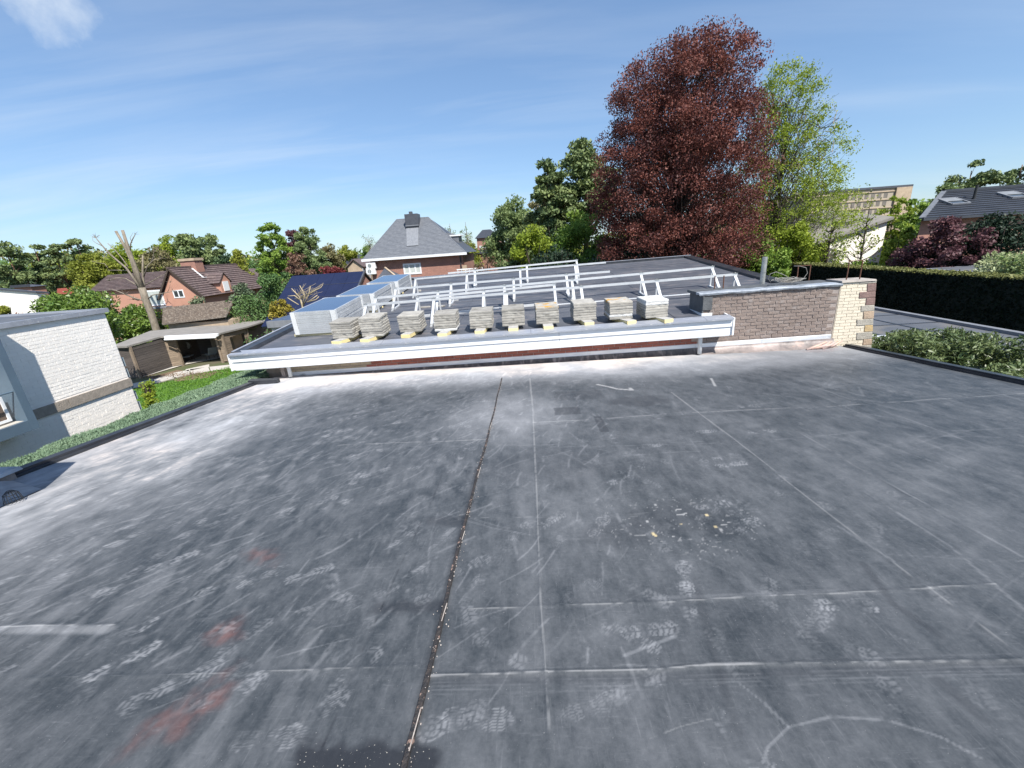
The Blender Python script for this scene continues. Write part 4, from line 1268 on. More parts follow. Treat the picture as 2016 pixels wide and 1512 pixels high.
# ------------------------------------------------------------------ slab stacks with foam blocks
ORD = ['topmost', 'second from the top', 'third from the top', 'fourth from the top', 'fifth from the top', 'sixth from the top', 'seventh from the top', 'eighth from the top', 'ninth from the top', 'tenth from the top', 'eleventh from the top', 'twelfth from the top']
NTH = ['leftmost', 'second from left', 'third from left', 'fourth from left', 'fifth from left', 'sixth from left', 'seventh from left', 'eighth from left', 'ninth from left', 'rightmost']
slab_meshes = {}
def slab_mesh(mt, k):
    key = (mt.name, k)
    if key in slab_meshes:
        return slab_meshes[key]
    r = random.Random(k)
    n = 7; W = .225; T = .046
    per = []
    for s in range(4):
        for i in range(n):
            t = -1 + 2 * i / n
            j = r.uniform(-.004, .002) + (-.012 if r.random() < .08 else 0)
            w = W + j
            p = [(t * W, -w), (w, t * W), (-t * W, w), (-w, -t * W)][s]
            per.append(p)
    m_ = len(per)
    vs = [(x * .985, y * .985, 0) for x, y in per] + [(x * 1.0, y * 1.0, .007) for x, y in per] + [(x, y, T - .009) for x, y in per] + [(x * .962, y * .962, T + r.uniform(-.002, .001)) for x, y in per]
    fs = [tuple(reversed(range(m_)))]
    for l in range(3):
        for i in range(m_):
            fs.append((l * m_ + i, l * m_ + (i + 1) % m_, (l + 1) * m_ + (i + 1) % m_, (l + 1) * m_ + i))
    fs.append(tuple(3 * m_ + i for i in range(m_)))
    me_ = MB().add(vs, fs).mesh('paving_slab', mt)
    slab_meshes[key] = me_
    return me_
# (px of stack foot centre, py, slab count, yaw, foam px)
stk = [(677, 668, 7, -.10, -1), (734, 664, 8, -.06, -1), (808, 655, 7, -.03, 0), (878, 653, 7, .0, 0), (948, 648, 7, .0, 0), (1011, 643, 7, .02, 0), (1078, 639, 7, .04, 0), (1151, 632, 7, .05, 1), (1222, 630, 7, .07, 2), (1290, 627, 7, .16, 1)]
for i, (a_, b_, n, yw, fo) in enumerate(stk):
    p = onfar(a_, b_ + 2, .06)
    x, y = p[0], p[1] + .25
    z = far_z(x, y) + .088
    fxo = [0.02, -.02, .0, .0, .0, .0, .0, .02, .06, .08][i]
    fm = thing('foam_block', f'yellow-edged foam block under the {NTH[i]} stack of paving slabs', 'foam block', (x + fxo, y - .12, far_z(x, y - .12) + .006), 'foam blocks under the slab stacks', rz=[-.3, -.22, -.12, -.1, -.05, 0, .02, .12, .3, .32][i])
    MB().box(-.095, .095, -.36, .42, 0, .072).build('core', M_foam, fm, bevel=.004)
    MB().box(-.096, .096, -.355, .42, .073, .079).build('facing', M_foamskin, fm)
    for k in range(n):
        top = n - 1 - k
        mt = M_paver
        if i == 6 and top == 0:
            mt = M_paverrust
        if i == 8 and top in (0,):
            mt = M_paverrust
        if (i == 8 and top == 5) or (i == 9 and top in (0, 1)) or (i == 3 and top == 6):
            mt = M_paverlight
        o = link('paving_slab', slab_mesh(mt, (i * 3 + k) % 6), None, 0)
        o.location = (x + random.uniform(-.006, .006) + .004 * (k - 3) * (-1 if i < 3 else 0), y + random.uniform(-.006, .006), z + k * .0488)
        o.rotation_euler = (random.uniform(-.006, .006) + math.atan(TAN_F), random.uniform(-.006, .006), yw + random.uniform(-.015, .015))
        ex = {(6, 0): ', orange rust stain on its corner', (8, 0): ', ochre lichen on its left corner', (8, 5): ', almost white', (9, 0): ', pale top'}.get((i, top), '')
        lab = 'weathered concrete paving slab, %s in the %s stack%s' % (ORD[top], NTH[i], ex)
        o['label'] = lab; o['category'] = 'paving slab'; o['group'] = 'stacked concrete paving slabs'

# ------------------------------------------------------------------ stacks of solar panels
pv_frame = MB()
PW, PD, PT = .98, 1.72, .038
pv_frame.box(-PW / 2, PW / 2, -PD / 2, -PD / 2 + .03, 0, PT).box(-PW / 2, PW / 2, PD / 2 - .03, PD / 2, 0, PT).box(-PW / 2, -PW / 2 + .03, -PD / 2 + .03, PD / 2 - .03, 0, PT).box(PW / 2 - .03, PW / 2, -PD / 2 + .03, PD / 2 - .03, 0, PT)
me_f = pv_frame.mesh('frame', M_pvframe)
me_g = MB().box(-PW / 2 + .028, PW / 2 - .028, -PD / 2 + .028, PD / 2 - .028, PT - .012, PT - .003).mesh('glass', M_pvglass)
pvn = ['nearest', 'middle', 'farthest']
for s, (pxf, pyf, cnt, hgt) in enumerate([(615, 659, 12, 0), (700, 613, 11, 0), (757, 575, 10, 0)]):
    p = onfar(pxf, pyf, .06)
    x, y = [(-4.72, 9.86), (-4.60, 12.0), (-4.62, 14.35)][s]
    zb = far_z(x, y)
    for side in (-1, 1):
        t = thing('timber_batten', f'pale timber batten under the {["front", "back"][side > 0]} edge of the {pvn[s]} solar panel stack', 'batten', (x, y + side * .78, far_z(x, y + side * .78)), 'battens under the solar panels')
        MB().box(-.54, .50, -.045, .045, .005, .06).build('bar', mat('pale_timber', (.66, .58, .34), (.55, .48, .3), 9, .8, obj=True) if 'pale_timber' not in bpy.data.materials else bpy.data.materials['pale_timber'], t, bevel=.004)
    for k in range(cnt):
        top = cnt - 1 - k
        t = thing('photovoltaic_module', f'aluminium framed solar panel, {ORD[top]} in the {pvn[s]} panel stack', 'solar panel', (x + random.uniform(-.006, .006), y + random.uniform(-.006, .006), zb + .062 + k * (PT + .003)), 'solar panels stacked flat on the raised roof')
        t.rotation_euler = (math.atan(TAN_F), 0, .01 + random.uniform(-.004, .004))
        link('frame', me_f, t)
        if top == 0:
            link('glass', me_g, t)
    # corner protectors of the stack, standing at the sides
    cp = thing('corner_guards', f'pale corner guards strapped to the {pvn[s]} solar panel stack', 'packaging', (x, y, zb + .06), 'corner guards of the panel stacks')
    cp.rotation_euler = (math.atan(TAN_F), 0, .01)
    for sx in (-1, 1):
        for sy in (-1, 1):
            hh = cnt * (PT + .003) - .002
            MB().box(sx * (PW / 2 + .006) - .006, sx * (PW / 2 + .006) + .006, sy * PD / 2 - (.09 if sy > 0 else 0), sy * PD / 2 + (.09 if sy < 0 else 0), 0, hh).box(
                sx * PW / 2 - (.09 if sx > 0 else 0), sx * PW / 2 + (.09 if sx < 0 else 0), sy * (PD / 2 + .007) - .006, sy * (PD / 2 + .007) + .006, 0, hh).build('guard', M_pvcgrey, cp)

# ------------------------------------------------------------------ mounting racks
RH = .50
rackname = ['nearest', 'second', 'third', 'fourth', 'farthest']
def rack_row(label, pl, pr, tris, h=RH, leg_dx=0.0, low=False, seglist=None):
    a = onfar(*pl, h); b = onfar(*pr, h)
    t = thing('mounting_rack', label, 'mounting rack', (a[0], a[1], far_z(a[0], a[1])), 'aluminium mounting racks for solar panels')
    def loc(x, y, hz):
        return (x - a[0], y - a[1], far_z(x, y) + hz - far_z(a[0], a[1]))
    MB().bar(loc(a[0], a[1], h), loc(b[0], b[1], h), .045, .05).build('rail', M_alu, t)
    for px in tris:
        f = (px - pl[0]) / (pr[0] - pl[0])
        py = pl[1] + (pr[1] - pl[1]) * f
        q = onfar(px, py, h)
        x, y = q[0], q[1]
        MB().bar(loc(x, y, h - .03), loc(x, y - .52, .05), .06, .03, (0, 1, 0)).build('sloping_bar', M_alu, t)
        MB().bar(loc(x + .01, y + .02, h - .03), loc(x + .01, y + .06, .04), .035, .03, (0, 1, 0)).build('upright_bar', M_alu, t)
        MB().bar(loc(x, y - .60, .03), loc(x, y + .12, .03), .045, .035).build('base_bar', M_alu, t)
        MB().bar(loc(x - .05, y, h + .028), loc(x + .05, y, h + .028), .06, .012).bar(loc(x, y, h + .03), loc(x, y, h + .05), .016, .016).bar(loc(x - .03, y - .50, .055), loc(x + .04, y - .50, .055), .05, .04).build('clamp', M_galv, t)
    if low:
        MB().bar(loc(a[0], a[1] - .44, .11), loc(b[0], b[1] - .44, .11), .05, .055).build('rail', M_alu, t)
    return t
rack_row('nearest aluminium rack row, its rail ending by the vent pipe', (716.7, 601), (1451, 540), [720, 854, 997, 1144, 1293, 1447])
rack_row('short aluminium rack with both upper and lower rails, in front of the slab stacks behind', (819, 587), (1093.5, 560.4), [822, 952, 1091], h=.46, low=True)
rack_row('second aluminium rack row, long rail ending left of the vent pipe', (736.6, 587), (1405, 526), [740, 862, 993, 1126, 1262, 1402])
rack_row('third aluminium rack row with its rail end sticking out to the right', (776, 569), (1200.6, 534.6), [779, 888, 1011, 1115])
rack_row('fourth aluminium rack row, rail end overhanging below the copper beech', (816, 549.4), (1192.7, 516.7), [818, 919, 1024, 1132])
rack_row('farthest aluminium rack row with a closed right end', (882, 538), (1137, 512.7), [935, 1037, 1135])
# loose leftovers between the racks
for i, (px, py, w, d, h, mt, lb) in enumerate([(747, 606, .2, .14, .05, M_foam, 'small yellow foam offcut beside the nearest panel stack'), (765, 592, .16, .1, .05, M_foam, 'small yellow foam offcut between the second and third racks'),
                                               (790, 578, .16, .12, .05, M_foam, 'small yellow foam offcut near the farthest panel stack'), (893, 592, .3, .08, .03, M_paverlight, 'pale concrete sliver lying behind the short rack'),
                                               (868, 604, .25, .12, .04, M_paver, 'broken slab piece leaning by the short rack'), (837, 606, .3, .07, .04, M_paver, 'thin grey offcut lying on the roof near the third stack'),
                                               (825, 574, .14, .1, .06, M_paver, 'small concrete lump by the third rack')]):
    p = onfar(px, py)
    o = MB().hexa([(-w / 2, -d / 2, .008), (w / 2, -d / 2, .008), (w / 2 * .9, d / 2, .008), (-w / 2, d / 2, .008)], [(-w / 2 * .9, -d / 2, h), (w / 2, -d / 2 * .8, h), (w / 2 * .85, d / 2, h * .9), (-w / 2 * .8, d / 2, h)]).build('offcut', mt, None, bevel=.006)
    o.location = (p[0], p[1], far_z(p[0], p[1])); o.rotation_euler = (math.atan(TAN_F), 0, random.uniform(-.6, .6))
    o['label'] = lb; o['category'] = 'offcut'

# ================================================================== LEFT: white brick house
wh = thing('white_brick_house', 'white painted brick house with grey stone band and recessed balcony, at the left edge', 'house', (0, 0, 0))
HX = -9.0
HT = 4.74
MB().box(-14.5, HX - .0065, 1.0, 8.62, GZ, HT - .03).build('wall', M_whitecore, wh)
MB().add([(-14.5, .9, HT - .028), (HX + .02, .9, HT - .028), (HX + .02, 8.66, HT - .028), (-14.5, 8.66, HT - .028)], [(0, 1, 2, 3)]).build('roof', M_flatroof, wh)
MB().box(HX - .02, HX + .05, .9, 8.68, HT - .075, HT + .012).build('roof_trim', M_alutrim, wh)
MB().box(-14.5, HX - .02, 8.62, 8.68, HT - .075, HT + .012).build('roof_trim', M_alutrim, wh)
MB().box(-14.5, HX - .02, .9, .96, HT - .075, HT + .012).build('roof_trim', M_alutrim, wh)
# stone band in two lengths
MB().box(HX - .02, HX + .028, 5.2, 7.28, 3.02, 3.20).build('stone_band', M_band, wh)
MB().box(HX - .02, HX + .028, 7.29, 8.63, 3.02, 3.20).build('stone_band', M_band, wh)
bm_ = [MB().hexa([(0, -.1, 0), (.014, -.1, 0), (.014, .1, 0), (0, .1, 0)], [(0, -.1, .055), (.012 + random.uniform(-.001, .003), -.099, .054), (.012 + random.uniform(-.001, .003), .099, .054), (0, .1, .055)]).mesh('brick', M_brickwhite) for _ in range(4)]
cells = []
z = 2.30; row = 0
while z < HT - .16:
    if not (2.965 < z < 3.20):
        y = 2.9 + (row % 2) * .105
        while y < 8.56:
            k_ = min(1.0, (8.61 - y) / .2)
            cells.append((y + .1 * k_, z, k_)); y += .208
    z += .0625; row += 1
cells.sort(key=lambda c: -(1 if c[1] > 3.2 else 0) * 10 + abs(c[0] - 6.6) + .6 * abs(c[1] - 3.9))
rest = MB()
for k, (y, z, k_) in enumerate(cells):
    if k < 298:
        o = link('brick', bm_[k % 4], wh); o.scale = (1, k_, 1); o.location = (HX - .016 + random.uniform(0, .003), y, z); o.rotation_euler = (random.uniform(-.004, .004), 0, random.uniform(-.003, .003))
    else:
        e = random.uniform(-.004, .000)
        rest.box(HX - .016, HX + e, y - .1 * k_, y + .1 * k_, z, z + .055)
rest.build('brick_courses', M_brickwhite, wh, kind='stuff')
# corner downpipe-like strips behind corner
# balcony frame
bx0 = HX + .45
pb_ = atX(78, 838, bx0); pt_ = atX(-10, 640, bx0)
yb_ = pb_[1]
MB().box(HX + .03, bx0, yb_ - .12, yb_, pb_[2] - .03, HT + .45).build('balcony_post', M_bluesteel, wh)
MB().box(HX + .03, bx0, 1.5, yb_ - .122, pb_[2] - .03, pb_[2] + .15).build('balcony_beam', M_bluesteel, wh)
MB().box(HX + .03, bx0, 1.5, yb_ - .122, HT + .28, HT + .45).build('balcony_beam', M_bluesteel, wh)
wz0 = pb_[2] + .17
wf = MB()
wy1 = yb_ - .20
for (z0, z1) in ((wz0 + .02, wz0 + .06), (wz0 + .40, wz0 + .44)):
    wf.box(HX + .25, HX + .29, 3.0, wy1, z0, z1)
wf.box(HX + .25, HX + .29, wy1 - .04, wy1, wz0 + .06, wz0 + .40).box(HX + .25, HX + .29, 4.6, 4.64, wz0 + .06, wz0 + .40)
win = wf.build('window', M_white, wh)
MB().box(HX + .262, HX + .272, 3.0, wy1 - .04, wz0 + .06, wz0 + .40).build('pane', M_brown, win)
MB().tube([(bx0 - .03, 2.0, wz0 + .5), (bx0 - .03, yb_ - .13, wz0 + .5)], .014, 8).build('handrail', M_bluesteel, wh)
MB().box(HX + .03, bx0 - .04, 1.5, yb_ - .15, pb_[2] + .151, pb_[2] + .158).build('balcony_floor', M_paving, wh)
MB().tube([(HX + .2, 5.1, pb_[2] - .04), (HX + .2, 5.1, pb_[2] - .14), (HX + .12, 5.1, pb_[2] - .2)], .02, 8).build('bracket', M_bluesteel, wh)
# slim steps of glass louvres past the corner
mb = MB()
for k in range(7):
    mb.box(HX - .30, HX - .05, 8.68, 8.71, 1.9 + k * .26, 1.9 + k * .26 + .2)
mb.build('glass_slats', mat('slat_glass', (.4, .47, .5), None, 3, .3), wh)

# ------------------------------------------------------------------ hedge along the left roof edge
def hedge(name, label, cat, x0, x1, y0, y1, z0, zt, leaf, n_top, n_side, leafs, core, faces='tlrf', leaf_top=None, jit=.03, upn=.8, asp=1.8, n_front=None):
    t = thing(name, label, cat, ((x0 + x1) / 2, (y0 + y1) / 2, z0))
    ox, oy = (x0 + x1) / 2, (y0 + y1) / 2
    w, d, h = x1 - x0, y1 - y0, zt - z0
    MB().box(-w / 2 + jit, w / 2 - jit, -d / 2 + jit, d / 2 - jit, 0, h - jit * 1.3).build('branches', core, t)
    P = [];
    top = face_leaves((-w / 2, -d / 2, h), (w, 0, 0), (0, d, 0), n_top, (jit, jit, jit * .7))
    ut = (fbm(top[:, 0] * 1.5 + 20, top[:, 1] * 1.5 + 20, 5, 3) - .5) * jit * 2.5
    top[:, 2] += ut
    V = leaf_quads(top, leafs, asp, upn)
    rn = np.clip(.6 * fbm(top[:, 0] * 2 + 50, top[:, 1] * 2 + 50, 9, 3) + .5 * rng.random(len(top)), 0, 1)
    if leaf_top:
        link('clipped_top', fast_quads('clipped_top', V, leaf_top, rn), t)
        Vs, rs = [], []
    else:
        Vs, rs = [V], [rn]
    for f in faces:
        if f == 'l':
            p = face_leaves((-w / 2, -d / 2, 0), (0, d, 0), (0, 0, h), n_side, (jit * .7, jit, jit))
        elif f == 'r':
            p = face_leaves((w / 2, -d / 2, 0), (0, d, 0), (0, 0, h), n_side, (jit * .7, jit, jit))
        elif f == 'f':
            p = face_leaves((-w / 2, -d / 2, 0), (w, 0, 0), (0, 0, h), n_front or n_side // 4, (jit, jit * .7, jit))
        elif f == 'b':
            p = face_leaves((-w / 2, d / 2, 0), (w, 0, 0), (0, 0, h), n_front or n_side // 4, (jit, jit * .7, jit))
        else:
            continue
        Vs.append(leaf_quads(p, leafs, asp, .3)); rs.append(rng.random(len(p)))
    if Vs:
        link('foliage', fast_quads('foliage', np.concatenate(Vs), leaf, np.concatenate(rs)), t)
    return t


core_green = mat('hedge_core', (0.03, 0.05, 0.02), None, 6, .95)
core_yew = mat('yew_core', (0.008, 0.015, 0.009), None, 6, .95)
jh = thing('juniper_hedge', 'feathery grey-green hedge along the left edge of the near roof', 'hedge', (-6.25, 6.3, 2.0))
Pj = []
nj = 60000
u = rng.random(nj); v = rng.random(nj)
xj = -5.62 - u * 1.15; yj = 3.55 + v * 5.6
zj = 3.36 - (yj - 3.5) * .035 - .10 * (u ** 2) + .05 * (fbm(xj * 4 + 40, yj * 4, 77, 4) - .5) * 2 - rng.random(nj) ** 2 * .10
yj = np.where(xj > -5.95, yj, yj)
Pj = np.stack([xj + 6.25, yj - 6.3, zj - 2.0], 1)
Vj = leaf_quads(Pj, .014, 3.4, .2, along=np.array([.1, .1, 1.0]))
ns_ = 26000
u = rng.random(ns_); v = rng.random(ns_)
ps = np.stack([np.full(ns_, -6.78 + 6.25) + rng.normal(size=ns_) * .03, -2.75 + u * 5.6, .2 + v * .93 - u * .1], 1)
Vj2 = leaf_quads(ps, .018, 2.6, .2)
rj = np.clip(.7 * fbm(xj * 3 + 40, yj * 3, 79, 3) + .4 * rng.random(nj), 0, 1)
link('foliage', fast_quads('foliage', np.concatenate([Vj, Vj2]), L_juniper, np.concatenate([rj, rng.random(ns_)])), jh)
MB().hexa([(.60, -2.75, -3.2), (-.5, -2.75, -3.2), (-.5, 2.82, -3.2), (.60, 2.82, -3.2)], [(.60, -2.75, 1.27), (-.5, -2.75, 1.17), (-.5, 2.82, 1.0), (.60, 2.82, 1.07)]).build('branches', mat('juniper_core', (0.07, 0.12, 0.05), None, 6, .95), jh)

# ------------------------------------------------------------------ garden, shed
SZ = GZ
def gp(px, py, h=0.0):
    return atZ(px, py, SZ + h)
lp = [gp(255, 800), gp(290, 770), gp(345, 745), gp(430, 727), gp(560, 700), gp(560, 860), gp(255, 860)]
lc = [(p[0], p[1], SZ + .02) for p in [atZ(215, 790, SZ), atZ(260, 768, SZ), atZ(310, 757, SZ), atZ(375, 741, SZ), atZ(455, 722, SZ), atZ(600, 705, SZ), atZ(640, 800, SZ), atZ(330, 900, SZ)]]
MB().add(lc, [tuple(reversed(range(8)))]).build('lawn', M_lawn, kind='structure')
ng = 26000
A = np.array([p[:2] for p in lc])
lo_, hi_ = A.min(0), A.max(0)
pts = lo_ + rng.random((ng * 3, 2)) * (hi_ - lo_)
def inside_poly(P, poly):
    x, y = P[:, 0], P[:, 1]; c = np.zeros(len(P), bool); j = len(poly) - 1
    for i in range(len(poly)):
        xi, yi = poly[i]; xj_, yj_ = poly[j]
        k = ((yi > y) != (yj_ > y)) & (x < (xj_ - xi) * (y - yi) / (yj_ - yi + 1e-12) + xi)
        c ^= k; j = i
    return c
pts = pts[inside_poly(pts, A)][:ng]
G = np.concatenate([pts, np.full((len(pts), 1), SZ + .05)], 1)
Vg = leaf_quads(G, .05, 2.4, 0, along=np.array([0, 0, 1.2]))
link('grass', fast_quads('grass', Vg, L_grass, rng.random(len(G))), None, kind='stuff')
# mulch beds
def flatpoly(name, pxs, h, m_, th=.05, parent=None, **tags):
    P = [atZ(px, py, SZ + h) for px, py in pxs]
    P = [(p[0], p[1], SZ + h - th) for p in P]
    if sum((P[i][0] * P[(i + 1) % len(P)][1] - P[(i + 1) % len(P)][0] * P[i][1]) for i in range(len(P))) < 0:
        P = P[::-1]
    return MB().prism(P, (0, 0, th)).build(name, m_, parent, **tags)
flatpoly('mulch_bed', [(290, 744), (350, 728), (368, 731), (340, 736), (300, 748)], .03, M_mulch, kind='structure')
flatpoly('mulch_bed', [(342, 747), (365, 740), (428, 732), (412, 742), (372, 748), (345, 751)], .05, M_mulch, kind='structure')
# paving path of pale slabs
path_segs = [[(248, 758), (300, 746), (303, 754), (250, 766)], [(302, 747), (338, 735), (342, 744), (305, 754)], [(340, 734), (372, 728), (374, 736), (343, 743)], [(374, 727), (410, 722), (413, 730), (376, 735)], [(412, 722), (452, 718), (455, 724), (415, 730)], [(365, 727), (412, 717), (412, 721), (368, 731)]]
for sg in path_segs:
    flatpoly('path_slab', sg, .06, M_paving, kind='structure')
mb = MB()
Mc = [atZ(*p, SZ) for p in ((392, 738), (320, 741))]
for i in range(500):
    c = Mc[i % 2]
    x = c[0] + random.gauss(0, 1.0 if i % 2 == 0 else .9); y = c[1] + random.gauss(0, .28)
    s = random.uniform(.03, .07); a_ = random.uniform(0, 3)
    mb.bar((x, y, SZ + .07), (x + cos(a_) * s, y + sin(a_) * s, SZ + .07 + random.uniform(0, .03)), s * .6, .012)
mb.build('bark_chips', M_mulch, kind='stuff')

YS = 26.0
def sp(px, py, Y):
    return atY(px, py, Y)
sh = thing('garden_shed', 'dark weathered timber garden shed with open front and low felt roof, beyond the lawn', 'shed', (0, 0, 0))
pL0 = sp(255, 683, YS); pL1 = sp(272, 745, YS)
xL = pL0[0]; zTop = pL0[2]
xc = sp(322, 665, YS + 1.2)[0]
# ground plan: left wing front runs from (232) to (257) to (322) .. opening to 425 .. right bay to 484
P0 = (sp(228, 684, 25.4)[0], 25.4); P1 = (sp(256, 684, 25.6)[0], 25.6); P2 = (sp(322, 668, 28.2)[0], 28.2); P3 = (sp(345, 669, 28.6)[0], 28.6); P4 = (sp(425, 662, 28.8)[0], 28.8); P5 = (sp(437, 660, 28.8)[0], 28.8); P6 = (sp(484, 645, 31.8)[0], 31.8)
zt = {}
def ztop(px, py, Y): return sp(px, py, Y)[2]
z0_, z2_, z4_, z6_ = ztop(228, 684, 25.4), ztop(322, 664, 28.2), ztop(425, 658, 28.8), ztop(484, 645, 31.8)
z1_ = ztop(256, 683, 25.6)
SZ2 = SZ + .1
def plank_wall(pa, pb, za, zb_, m_, hpl=.15, bottom=SZ2, name='plank'):
    """horizontal boards, each its own part, from pa to pb"""
    dx_, dy_ = pb[0] - pa[0], pb[1] - pa[1]
    L_ = math.hypot(dx_, dy_); nx_, ny_ = dy_ / L_, -dx_ / L_
    z = bottom; k = 0
    while z < min(za, zb_) - .02:
        h = min(hpl, min(za, zb_) - z)
        o = random.uniform(0, .008)
        MB().hexa([(pa[0] + nx_ * (.012 + o), pa[1] + ny_ * (.012 + o), z), (pb[0] + nx_ * (.012 + o), pb[1] + ny_ * (.012 + o), z), (pb[0] - nx_ * .02, pb[1] - ny_ * .02, z), (pa[0] - nx_ * .02, pa[1] - ny_ * .02, z)],
                  [(pa[0] + nx_ * (.006 + o), pa[1] + ny_ * (.006 + o), z + h - .008), (pb[0] + nx_ * (.006 + o), pb[1] + ny_ * (.006 + o), z + h - .008), (pb[0] - nx_ * .02, pb[1] - ny_ * .02, z + h - .008), (pa[0] - nx_ * .02, pa[1] - ny_ * .02, z + h - .008)]).build(name, m_, sh)
        z += h; k += 1
plank_wall(P0, P1, z0_, z1_, M_wood)
plank_wall(P1, P2, z1_, z2_, M_wood)
plank_wall(P2, P3, z2_, z2_, M_woodlight)
plank_wall(P4, P5, z4_, z4_, M_woodlight)
PM0 = (P5[0] + (P6[0] - P5[0]) * .24, P5[1] + (P6[1] - P5[1]) * .24)
plank_wall(P5, PM0, z4_, z4_, M_woodlight)
PM1 = (P5[0] + (P6[0] - P5[0]) * .86, P5[1] + (P6[1] - P5[1]) * .86)
plank_wall(PM1, P6, z4_, z6_, M_woodlight)
plank_wall(PM0, PM1, z4_, z4_, M_woodlight, hpl=.3, bottom=min(z4_, z6_) - .32)
plank_wall(PM0, PM1, SZ + .75, SZ + .75, M_woodlight)
# posts, back wall, floor
mb = MB()
for P, zc in ((P1, z1_), (P3, z2_), (P4, z4_), (P5, z4_), (P6, z6_)):
    MB().box(P[0] - .07, P[0] + .07, P[1] - .09, P[1] + .05, SZ, zc - .01).build('post', M_woodlight, sh)
Bk = [(P1[0] - 3.0, 30.5), (P6[0] + .2, 34.5)]
MB().prism([(Bk[0][0], Bk[0][1], SZ), (Bk[1][0], Bk[1][1], SZ), (Bk[1][0], Bk[1][1] + .1, SZ), (Bk[0][0], Bk[0][1] + .1, SZ)], (0, 0, z4_ - SZ - .05)).build('back_wall', M_wood, sh)
MB().prism([(P2[0], P2[1] + .1, SZ), (P2[0] + .1, P2[1] + .1, SZ), (P2[0] - .4, 31.5, SZ), (P2[0] - .5, 31.5, SZ)], (0, 0, z2_ - SZ - .05)).build('inner_wall', M_wood, sh)
MB().add([(P1[0], P1[1] + .1, SZ + .06), (P3[0], P3[1], SZ + .06), (P6[0], P6[1], SZ + .06), (Bk[1][0], Bk[1][1], SZ + .06), (Bk[0][0], Bk[0][1], SZ + .06)], [(0, 1, 2, 3, 4)]).build('floor', M_paving, sh)
# roof slab following the front line
rv = [(P0[0] - .15, P0[1] - .2, z0_), (P1[0] + .05, P1[1] - .25, z1_), (P2[0] + .05, P2[1] - .25, z2_), (P5[0] + .1, P5[1] - .25, z4_), (P6[0] + .25, P6[1] - .1, z6_), (Bk[1][0], Bk[1][1] + .1, z6_ + .05), (Bk[0][0], Bk[0][1] + .1, z0_ + .1)]
MB().prism(rv, (0, 0, .11)).build('roof', M_shedroof, sh)
# white awning cassette over the opening
aw = thing('awning', 'white folded awning cassette above the open front of the garden shed', 'awning', (0, 0, 0))
a = sp(325, 664, 28.0); b = sp(427, 658, 28.2)
MB().bar((a[0], 28.0, z2_ + .02), (b[0], 28.3, z4_ + .02), .22, .20).build('cassette', M_white, aw, bevel=.03)
MB().bar((a[0] + .08, 27.8, z2_ - .10), (b[0] - .05, 28.1, z4_ - .10), .12, .1).build('front_rail', M_white, aw, bevel=.02)
# wall clock, chairs inside
ck = sp(368, 680, 30.2)
cl = thing('wall_clock', 'round pale wall clock hanging inside the dark shed', 'clock', (ck[0], 30.2, ck[2]))
mb = MB()
mb.tube([(0, .05, 0), (0, 0, 0)], .30, 24)
mb.build('dial', mat('clock_dial', (.42, .40, .37), (.25, .24, .23), 6, .7), cl)
MB().tube([(.30 * cos(a_), -.01, .30 * sin(a_)) for a_ in np.linspace(0, 2 * pi, 25)], .03, 6).build('rim', M_wood, cl)
MB().bar((0, -.02, 0), (.06, -.02, .17), .025, .01, (0, 1, 0)).bar((0, -.02, 0), (-.13, -.02, .05), .025, .01, (0, 1, 0)).build('hands', M_black, cl)
def lounge(px, py, Y, label, rz):
    p = sp(px, py, Y)
    t = thing('garden_chair', label, 'chair', (p[0], Y, SZ + .06), 'chairs in the shed', rz)
    m_ = mat('chair_fabric_' + str(int(px)), (.22, .25, .28), None, 5, .7)
    MB().hexa([(-.3, -.3, .36), (.3, -.3, .40), (.3, .3, .40), (-.3, .3, .36)], [(-.3, -.3, .43), (.3, -.3, .47), (.3, .3, .47), (-.3, .3, .43)]).build('seat', m_, t, bevel=.02)
    MB().hexa([(-.34, -.3, .42), (-.26, -.3, .42), (-.26, .3, .42), (-.34, .3, .42)], [(-.62, -.3, .95), (-.55, -.3, .97), (-.55, .3, .97), (-.62, .3, .95)]).build('backrest', m_, t, bevel=.02)
    for sx in (-.27, .27):
        for sy in (-.27, .27):
            MB().tube([(sx * 1.1, sy, 0), (sx, sy, .38)], .018, 6).build('leg', M_black, t)
    for sy in (-.31, .31):
        MB().bar((-.32, sy, .6), (.22, sy, .58), .04, .03).build('armrest', M_black, t)
lounge(372, 712, 29.6, 'grey lounge chair standing left inside the open shed', .2)
lounge(418, 706, 30.0, 'grey lounge chair standing right inside the open shed', 2.6)

# ------------------------------------------------------------------ houses
def roof_rows(parent, a, b, c, d, m_, rows, name='roof_tiles', th=.03, kind='stuff'):
    """a-b eave (left,right), d-c ridge (left,right): overlapping courses"""
    a, b, c, d = map(Vector, (a, b, c, d))
    nrm = (b - a).cross(d - a).normalized()
    if nrm.z < 0: nrm = -nrm
    mb = MB()
    for k in range(rows):
        t0, t1 = k / rows, (k + 1) / rows
        l0, r0 = a.lerp(d, t0), b.lerp(c, t0); l1, r1 = a.lerp(d, t1), b.lerp(c, t1)
        mb.add([l0, r0, r1, l1, l0 + nrm * th * 1.5, r0 + nrm * th * 1.5, r1 + nrm * th * .4, l1 + nrm * th * .4], [(0, 1, 5, 4), (4, 5, 6, 7), (1, 2, 6, 5), (3, 0, 4, 7), (2, 3, 7, 6), (3, 2, 1, 0)])
    return mb.build(name, m_, parent, **({'kind': kind} if kind else {}))


